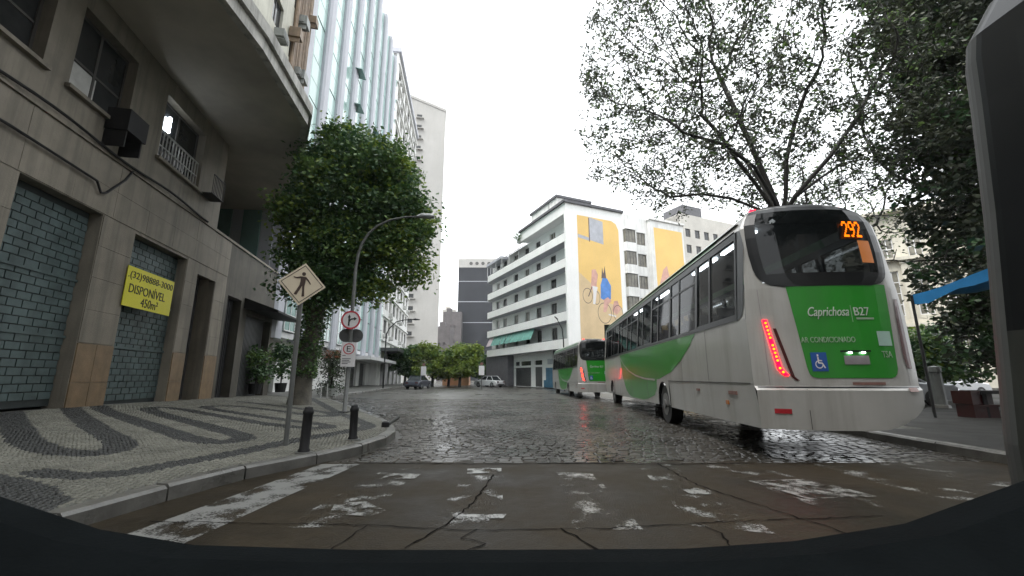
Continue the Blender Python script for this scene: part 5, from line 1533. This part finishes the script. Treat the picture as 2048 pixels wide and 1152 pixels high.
# shrubs at right and topiary on the left
for lab, X, Y, r_, h in (('dark bushy shrub left of the market stall', 20.5, 21, 2.0, 3.8), ('low shrub behind the silver car', 29, 30, 2.2, 4.6), ('tall shrub under the dark tree', 21.8, 18, 2.4, 5.0)):
    t = empty('shrub', lab, 'shrub', (X, Y, .14))
    bl = [(rng.uniform(-.4, .4) * r_, rng.uniform(-.4, .4) * r_, h * rng.uniform(.3, .8), r_ * .55, r_ * .5, h * .25, .2, .15) for _ in range(5)]
    cen, wh = clumps(rng, bl, 4500, .3); leaves('foliage', cen, .26, [M['leaf_a'], M['leaf_b'], M['leaf_c']], wh, t, seed=int(X))
    b = MB(); b.tube([(0, 0, 0), (.05, 0, h * .5)], [.1, .05], 6); b.build('stem', M['bark'], t)
t = empty('topiary', 'red-topped topiary bush in two tiers before the white wall', 'plant', (-11.05, 26.6, .16))
b = MB(); b.lathe([(.0, 0), (.42, 0), (.5, .45), (.45, .45), (.0, .42)], (0, 0, 0), 12); b.build('pot', M['potwhite'], t)
b = MB(); b.tube([(0, 0, .4), (.05, 0, 1.2), (0, 0, 2.2)], [.06, .05, .03], 6); b.build('stem', M['bark'], t)
cen, wh = clumps(rng, [(0, 0, .55, .55, .5, .3, .2, 0), (.05, 0, 1.6, .5, .5, .42, .1, 0), (0, 0, 2.3, .62, .5, .42, .15, .1)], 2600, .3)
leaves('foliage', cen * np.array([1, 1, 1]), .13, [M['leaf_d'], M['leaf_a'], M['leaf_r']], np.where((cen[:, 2] > 2.25) & (rng.random(len(cen)) < .45), 2, wh.clip(0, 1)), t, seed=31)
for k, (X, Y, h, lab) in enumerate(((-13.0, 24.5, 2.2, 'potted plant with dark leaves in front of the white base wall'), (-12.9, 21.9, 1.7, 'smaller potted plant by the dark shopfront'))):
    t = empty('potted_plant', lab, 'plant', (X, Y, .45))
    b = MB(); b.lathe([(.0, 0), (.25, 0), (.32, .5), (.28, .5), (.0, .46)], (0, 0, 0), 12); b.build('pot', M['darkmetal'], t)
    cen, wh = clumps(rng, [(0, 0, h, .6, .5, .45, .3, .1), (.1, 0, h * .6, .4, .4, .4, .2, 0)], 900, .2)
    leaves('foliage', cen, .2, [M['leaf_a'], M['leaf_b'], M['leaf_c']], wh, t, seed=33 + k)
    b = MB(); b.tube([(0, 0, .4), (0, 0, h)], .04, 5); b.build('stem', M['bark'], t)
t = empty('balcony_plant', 'spiky plant on the roof corner of the balcony building', 'plant', (1.0, 54.1, 18.7))
cen = rng.normal(0, .35, (260, 3)) + np.array([0, 0, .7]); leaves('foliage', cen, .45, [M['leaf_a'], M['leaf_b']], (rng.random(260) < .4).astype(int), t, asp=.2, droop=-.5, seed=40)
b = MB(); b.lathe([(.0, 0), (.3, 0), (.36, .4), (.0, .4)], (0, 0, 0), 10); b.build('pot', M['potwhite'], t)

# ------------------------------------------------------------------ signs, lamps, bollards
ps = empty('crossing_sign', 'cream diamond pedestrian sign on a thin grey pole at the kerb', 'sign', (-3.6, 7.13, .19), R(24))
b = MB(); b.tube([(0, 0, 0), (0, .02, 2.98)], .038, 10); b.build('pole', M['polegrey'], ps)
S_ = .37
b = MB(); b.prism([(0, -S_), (S_, 0), (0, S_), (-S_, 0)], -.055, -.045, 'y'); pl_ = b.build('plate', M['signcream'], ps, loc=(.0, 0, 2.62))
pl_.rotation_euler = (0, R(4), 0)
b = MB()
def fr(s0, s1):
    o = [(0, -s0), (s0, 0), (0, s0), (-s0, 0)]; i_ = [(0, -s1), (s1, 0), (0, s1), (-s1, 0)]
    for k in range(4):
        j = (k + 1) % 4; b.quad((o[k][0], -.059, o[k][1]), (o[j][0], -.059, o[j][1]), (i_[j][0], -.059, i_[j][1]), (i_[k][0], -.059, i_[k][1]))
fr(.33, .315); b.build('border', M['ink'], pl_)
b = MB()
def pg(pts): b.prism([(x * .0086, z * .0086) for x, z in pts], -.062, -.056, 'y')
pg([(3.6 * math.cos(t) , 20.5 + 3.8 * math.sin(t)) for t in np.linspace(0, 6.0, 12)])
pg([(-5, 15), (5, 15), (5, 4), (4.5, -3), (-4.5, -3), (-4, 5)])
pg([(-5, 15), (-4, 11.5), (-11, 10), (-17, 11.5), (-17.5, 13), (-11, 12.8)])
pg([(5, 15), (4.5, 11), (9, 7), (14, 1), (15.5, 2), (10.5, 9.5)])
pg([(-4.5, -3), (.5, -3), (-2, -10), (-7, -23), (-12, -21.5), (-8, -12)])
pg([(.3, -3), (4.5, -3), (5.5, -12), (7.5, -24), (2.5, -25), (1.5, -12)])
b.build('walking_figure', mat('brown_figure', (.055, .03, .02), .5, .1), pl_)
b = MB(); b.box(-.05, .05, -.046, .04, -.2, -.15); b.box(-.05, .05, -.046, .04, .15, .2); b.build('bracket', M['grey_metal'], pl_)

lp = empty('street_lamp', 'tall curved grey street lamp rising through the leafy tree', 'street lamp', (-5.2, 13.7, .19))
b = MB()
arc = [(0, 0, 0), (.02, 0, 1.5), (0, 0, 3.2), (.0, 0, 4.6), (.05, 0, 5.1), (.16, 0, 5.5), (.36, 0, 5.85), (.65, 0, 6.12), (1.05, 0, 6.32), (1.55, 0, 6.42), (2.05, 0, 6.44)]
b.tube(arc, [.07, .065, .06, .052, .047, .043, .04, .036, .033, .03, .028], 10); b.build('pole', M['polegrey'], lp, smooth=True)
b = MB(); b.tube([(1.95, 0, 6.45), (2.1, 0, 6.46), (2.4, 0, 6.45), (2.55, 0, 6.43)], [.03, .09, .1, .04], 10); b.build('lamp_head', M['grey_metal'], lp, smooth=True)
b = MB(); b.box(-.14, .14, -.14, .14, 0, .03); b.build('base_plate', M['darkmetal'], lp)
def sign_thing(name, lab, z, rz=8): return empty(name, lab, 'sign', (-5.2, 13.7, z), R(rz))
s1 = sign_thing('direction_sign', 'round red-ringed sign with ahead and right arrows on the street lamp', 3.06)
b = MB(); b.disc((0, 0), .30, -.12, -.105, 28); b.build('plate', M['signwhite'], s1)
b = MB()
for k in range(28):
    t0, t1 = 2 * math.pi * k / 28, 2 * math.pi * (k + 1) / 28
    b.quad(*[(r_ * math.cos(t_), -.124, r_ * math.sin(t_)) for r_, t_ in ((.30, t0), (.30, t1), (.245, t1), (.245, t0))])
b.build('ring', M['signred'], s1)
b = MB()
b.prism([(-.075, -.19), (-.025, -.19), (-.025, .08), (.0, .08), (-.05, .18), (-.10, .08), (-.075, .08)], -.130, -.1215, 'y')
b.prism([(-.025, -.06), (.01, .0), (.10, .02), (.10, -.02), (.19, .045), (.10, .10), (.10, .065), (.0, .045), (-.025, .02)], -.130, -.1215, 'y'); b.build('arrow', M['ink'], s1)
s2 = sign_thing('sign_back', 'pair of dark round sign backs below the arrow sign on the lamp', 2.58, 20)
b = MB(); b.disc((-.13, 0), .22, .10, .115, 20); b.disc((.17, 0), .22, .10, .115, 20); b.box(-.3, .32, .085, .10, -.03, .03); b.build('plate', M['signdark'], s2)
s3 = sign_thing('parking_sign', 'white plate with a ringed letter E and small print on the street lamp', 2.06)
b = MB(); b.box(-.21, .23, -.12, -.105, -.48, .28); b.build('plate', M['signwhite'], s3)
b = MB()
for k in range(28):
    t0, t1 = 2 * math.pi * k / 28, 2 * math.pi * (k + 1) / 28
    b.quad(*[(r_ * math.cos(t_) + .01, -.124, r_ * math.sin(t_) + .08) for r_, t_ in ((.175, t0), (.175, t1), (.145, t1), (.145, t0))])
b.build('ring', M['signred'], s3)
text('E', .12, .18, M['ink'], s3, (-.05, -.1215, -.01))
b = MB()
for k, (w_, z_) in enumerate(((.10, -.14), (.26, -.24), (.22, -.29), (.26, -.34), (.18, -.39))): b.box(-.17, -.17 + w_, -.124, -.1205, z_, z_ + .018)
b.build('small_print', M['ink'], s3)
# smaller lamp far
l2 = empty('far_street_lamp', 'smaller curved street lamp in front of the office block', 'street lamp', (-13.3, 45, .15))
b = MB(); b.tube([(0, 0, 0), (0, 0, 5.6), (.3, 0, 6.2), (1.0, 0, 6.9), (1.8, 0, 7.1), (2.9, 0, 7.15)], [.08, .07, .06, .05, .05, .05], 8); b.build('pole', M['darkmetal'], l2)
b = MB(); b.tube([(2.7, 0, 7.15), (3.0, 0, 7.16), (3.5, 0, 7.12)], [.05, .12, .05], 8); b.build('lamp_head', M['darkmetal'], l2)
l3 = empty('corner_lamp', 'thin hooked lamp post before the balcony building', 'street lamp', (4.9, 40.6, 0))
b = MB(); b.tube([(0, 0, 0), (0, 0, 4.6), (-.1, 0, 5.8), (-.6, 0, 6.8)], [.07, .06, .05, .03], 8); b.build('pole', M['darkmetal'], l3)
b = MB(); b.tube([(-.5, 0, 6.7), (-.8, 0, 7.0)], [.07, .05], 8); b.build('lamp_head', M['darkmetal'], l3)
def bollard(X, Y, h, lab, tilt=0, broken=False):
    o = empty('bollard', lab, 'bollard', (X, Y, hz(X, Y)), 0, 'iron bollards along the kerb'); o.rotation_euler = (0, R(tilt), 0)
    b = MB()
    pr = [(0, -.03), (.085, -.03), (.085, .04), (.07, .06), (.068, h - .12), (.078, h - .10), (.078, h - .07), (.066, h - .05), (.055, h - .01), (0, h)]
    b.lathe(pr, (0, 0, 0), 14); x = b.build('post', M['darkmetal'], o); smooth_by_angle(x, 40)
    b = MB(); b.lathe([(.13, -.02), (.12, .012), (.086, .016)], (0, 0, 0), 14); b.build('collar', M['pave_base'], o)
bollard(-3.09, 6.67, .66, 'nearest iron bollard, left of the second, at the kerb', 1.5)
bollard(-2.83, 7.95, .60, 'iron bollard nearest the pavement tip, right of the first', -1)
st = empty('bollard_stump', 'broken iron bollard stump lying on the pavement tip', 'bollard', (-2.85, 10.0, .16))
b = MB(); b.lathe([(0, 0), (.09, 0), (.085, .1), (.05, .12), (0, .11)], (0, 0, 0), 12); b.build('stump', M['darkmetal'], st)
b = MB(); b.tube([(.05, .05, .05), (.28, .12, .22)], .035, 8); b.build('fallen_rod', M['polegrey'], st)
for k, (dx, dy) in enumerate(((0, 0), (.22, .3))):
    o = empty('thin_post', 'thin white post beside the topiary, ' + ('left one' if k == 0 else 'right one'), 'post', (-10.75 + dx, 24.6 + dy, .16), 0, 'thin posts by the topiary')
    b = MB(); b.tube([(0, 0, 0), (0, 0, .75)], .035, 8); b.build('shaft', M['acwhite'], o); b = MB(); b.lathe([(.045, .75), (.05, .80), (0, .83)], (0, 0, 0), 8); b.build('cap', M['darkmetal'], o)
for X, Y, lab in ((-10.2, 50, 'far white notice board with red top left of the street end'), (-3.3, 47, 'far pale notice board beside the white car')):
    o = empty('notice_board', lab, 'sign', (X, Y, 0), 0, 'far notice boards')
    b = MB(); b.tube([(0, 0, 0), (0, 0, 2.9)], .05, 8); b.build('pole', M['polegrey'], o)
    b = MB(); b.box(-.3, .3, -.08, -.05, 1.5, 2.5); b.build('plate', M['signwhite'], o)
    b = MB(); b.disc((0, 2.7), .17, -.08, -.05, 16); b.build('disc', M['dirtyred'], o)

# ------------------------------------------------------------------ cars, stall
def make_car(name, lab, paint, loc, rz, tail=False, group='cars parked and driving beyond the buses'):
    r = empty(name, lab, 'car', loc, rz, group)
    Lc, Wc = 4.3, 1.72
    low = [(0, .35), (.02, .62), (.12, .82), (.9, .92), (1.0, .93), (3.0, .95), (3.2, .93), (4.1, .86), (4.26, .7), (4.3, .4), (4.1, .24), (.2, .24)]
    b = MB(); k = len(low); cx = 2.15
    rings = []
    for xx, ins in ((0, .10), (.10, .0), (Wc / 2, -.0), (Wc - .10, .0), (Wc, .10)):
        rings.append([(xx, cx + (s - cx) * (1 - ins * .35), .24 + (z - .24) * (1 - ins * .9)) for s, z in low])
    for a, c in zip(rings, rings[1:]):
        for i in range(k): j = (i + 1) % k; b.quad(a[i], a[j], c[j], c[i])
    b.poly(rings[0][::-1]); b.poly(rings[-1])
    o = b.build('body', paint, r); smooth_by_angle(o, 50)
    b = MB()
    def cab(x0, x1, s): return [(x0, 1.0 + s, .92), (x1, 1.0 + s, .92)]
    base = [(.10, .75), (Wc - .10, .75), (Wc - .10, 3.25), (.10, 3.25)]; top = [(.28, 1.25), (Wc - .28, 1.25), (Wc - .28, 2.45), (.28, 2.45)]
    B_ = [(x, y, .90) for x, y in base]; T_ = [(x, y, 1.42) for x, y in top]
    for i in range(4): j = (i + 1) % 4; b.quad(B_[i], B_[j], T_[j], T_[i])
    g = b.build('window', M['carglass'], r)
    b = MB(); b.poly([(.27, 1.2, 1.425), (Wc - .27, 1.2, 1.425), (Wc - .27, 2.5, 1.425), (.27, 2.5, 1.425)])
    b.box(.29, Wc - .29, 1.28, 2.42, 1.425, 1.46)
    for x in (.1, Wc - .1):
        xi = .28 if x < 1 else Wc - .28
        b.tube([(x, .75, .92), (xi, 1.25, 1.43), (xi, 2.45, 1.43), (x, 3.25, .92)], .045, 6); b.tube([(x + (.0 if x < 1 else 0), 1.95, .92), (xi, 1.85, 1.43)], .04, 6)
    b.build('roof', paint, r)
    for s in (.85, 3.4):
        for x0 in (-.02, Wc - .2):
            b = MB(); b.prism([(s + .32 * math.cos(2 * math.pi * q / 18), .32 + .32 * math.sin(2 * math.pi * q / 18)) for q in range(18)], x0, x0 + .22, 'x'); w = b.build('wheel', M['rubber'], r)
            b = MB(); xx = x0 - .01 if x0 < .5 else x0 + .22; b.prism([(s + .19 * math.cos(2 * math.pi * q / 14), .32 + .19 * math.sin(2 * math.pi * q / 14)) for q in range(14)], xx, xx + .01, 'x'); b.build('rim', M['grey_metal'], w)
    for x0 in (.14, Wc - .46):
        b = MB(); b.box(x0, x0 + .32, -.01, .08, .60, .76); b.build('tail_light', M['redlens'] if tail else M['redoff'], r)
        b = MB(); b.box(x0, x0 + .32, 4.18, 4.27, .58, .74); b.build('headlight', M['headlamp'], r)
    b = MB(); b.box(.3, Wc - .3, -.03, .02, .30, .42); b.build('bumper', M['darkmetal'], r)
    return r
make_car('parked_car', 'white car turning at the foot of the balcony building', M['carwhite'], (-2.0, 56.0, 0), R(48))
make_car('parked_car', 'silver car at the plaza edge, right of the near bus', M['carsilver'], (13.9, 19.9, .14), R(-107))
make_car('parked_car', 'white car half hidden behind the silver car and post', M['carwhite'], (27, 24.5, .1), R(100))
make_car('parked_car', 'dark car with red tail lamps under the far trees', M['cardark'], (-11.9, 48, 0), R(-8))
van = empty('parked_van', 'dark blue van with flat roof behind the silver car', 'van', (27.5, 30.0, .1), R(60))
b = MB(); b.prism([(0, .4), (0, 2.9), (.2, 3.1), (4.6, 3.1), (5.3, 1.7), (6, 1.5), (6.1, .4)], 0, 2.1, 'x'); b.build('body', M['cardark'], van)
b = MB(); b.box(-.05, 2.15, -.02, 4.7, 3.1, 3.2); b.build('roof', M['acwhite'], van)
for s in (1.0, 4.8):
    b = MB(); b.prism([(s + .38 * math.cos(2 * math.pi * q / 18), .38 + .38 * math.sin(2 * math.pi * q / 18)) for q in range(18)], -.03, 2.13, 'x'); b.build('wheel', M['rubber'], van)
b = MB(); b.box(-.012, 0, 4.0, 5.0, 1.75, 2.7); b.box(.2, 1.9, -.012, 0, 1.8, 2.7); b.build('window', M['carglass'], van)
po = empty('grey_post', 'squat grey post on the plaza beside the silver car', 'post', (16.1, 16.5, .14))
b = MB(); b.lathe([(.0, 0), (.2, 0), (.18, 1.3), (.22, 1.32), (.2, 1.5), (0, 1.55)], (0, 0, 0), 12); b.build('shaft', M['polegrey'], po)
b = MB(); b.lathe([(.28, 0), (.26, .1), (.2, .12)], (0, 0, 0), 12); b.build('base', M['kerb'], po)
stl = empty('market_stall', 'market stall under a sagging blue tarpaulin at the right', 'stall', (12.55, 12.3, .14), R(-20)); stl.scale = (.82, .82, .82)
b = MB(); n = 10
cs = [(-.75, .0, 4.3), (3.6, -.3, 5.75), (3.9, 2.6, 5.2), (.2, 2.2, 4.6)]
def tp(u, v):
    p = [(1 - u) * (1 - v) * cs[0][k] + u * (1 - v) * cs[1][k] + u * v * cs[2][k] + (1 - u) * v * cs[3][k] for k in range(3)]
    p[2] -= .45 * math.sin(math.pi * u) * math.sin(math.pi * v) + .05 * math.sin(9 * u + 4 * v); return tuple(p)
for dz in (0, -.015):
    for i in range(n):
        for j in range(n):
            q = [tp(i / n, j / n), tp((i + 1) / n, j / n), tp((i + 1) / n, (j + 1) / n), tp(i / n, (j + 1) / n)]; q = [(a_, b2, c_ + dz) for a_, b2, c_ in q]; b.quad(*q)
for i in range(n):
    p, q = tp(i / n, 0), tp((i + 1) / n, 0); h0, h1 = .35 + .08 * math.sin(i * 1.7), .35 + .08 * math.sin((i + 1) * 1.7); b.quad((p[0], p[1], p[2] - h0), (q[0], q[1], q[2] - h1), q, p)
b.build('tarpaulin', M['bluetarp'], stl, smooth=True)
for k, c_ in enumerate(cs):
    b = MB(); b.tube([(c_[0], c_[1], 0), (c_[0], c_[1], c_[2])], .04, 8); b.build('pole', M['darkmetal'], stl)
b = MB(); b.box(.8, 3.4, .4, 1.6, .8, .9); b.box(.85, .95, .45, .55, 0, .8); b.box(3.2, 3.3, .45, .55, 0, .8); b.box(.85, .95, 1.45, 1.55, 0, .8); b.box(3.2, 3.3, 1.45, 1.55, 0, .8); b.build('table', M['darkmetal'], stl)
for k, (x, y, z) in enumerate(((13.0, 12.4, .14), (13.0, 12.4, .51))):
    o = empty('red_crate', ('lower red crate stacked in front of the market stall', 'upper red crate stacked in front of the market stall', 'single red crate left of the stacked crates')[k], 'crate', (x, y, z), R(8 * k), 'red crates by the stall')
    b = MB(); b.box(0, .7, 0, .03, 0, .36); b.box(0, .7, .47, .5, 0, .36); b.box(0, .03, .03, .47, 0, .36); b.box(.67, .7, .03, .47, 0, .36); b.box(.03, .67, .03, .47, 0, .03); b.build('shell', M['stallred'], o)
    b = MB(); b.box(-.02, .72, -.02, .0, .30, .36); b.build('rim', M['stallred'], o)

# ------------------------------------------------------------------ the camera car's own dashboard top
b = MB()
edge = [(-2.1, 1.02, .90), (-1.45, 1.30, .92), (-1.15, 1.30, .835), (-.9, 1.33, .785), (-.45, 1.36, .762), (0, 1.38, .755), (.5, 1.36, .765), (.8, 1.33, .795), (1.1, 1.30, .85), (1.47, 1.30, .965), (2.1, 1.02, 1.0)]
for (x0, y0, z0), (x1, y1, z1) in zip(edge, edge[1:]):
    b.quad((x0, y0, z0), (x1, y1, z1), (x1, y1 - .12, z1 + .012), (x0, y0 - .12, z0 + .012))
    b.quad((x0, y0 - .12, z0 + .012), (x1, y1 - .12, z1 + .012), (x1 * .95, .15, .60), (x0 * .95, .15, .60))
    b.quad((x1, y1, z1), (x0, y0, z0), (x0, y0 + .01, z0 - .25), (x1, y1 + .01, z1 - .25))
o = b.build('car_dashboard', M['dash'], smooth=True)
tag(o, 'curved black dashboard top of the car the picture is taken from', 'dashboard')

# ------------------------------------------------------------------ rain haze
b = MB(); b.box(-70, 75, -112, 230, -1.2, 90)
hzo = b.build('haze', bpy.data.materials.new('haze_air')); tag(hzo, kind='stuff')
hm = hzo.data.materials[0]; hm.use_nodes = True
hm.node_tree.nodes.clear()
_o = hm.node_tree.nodes.new('ShaderNodeOutputMaterial'); _v = hm.node_tree.nodes.new('ShaderNodeVolumePrincipled')
_v.inputs['Color'].default_value = (0.93, 0.95, 0.97, 1); _v.inputs['Density'].default_value = 0.00036; _v.inputs['Anisotropy'].default_value = 0.2
hm.node_tree.links.new(_v.outputs[0], _o.inputs['Volume'])
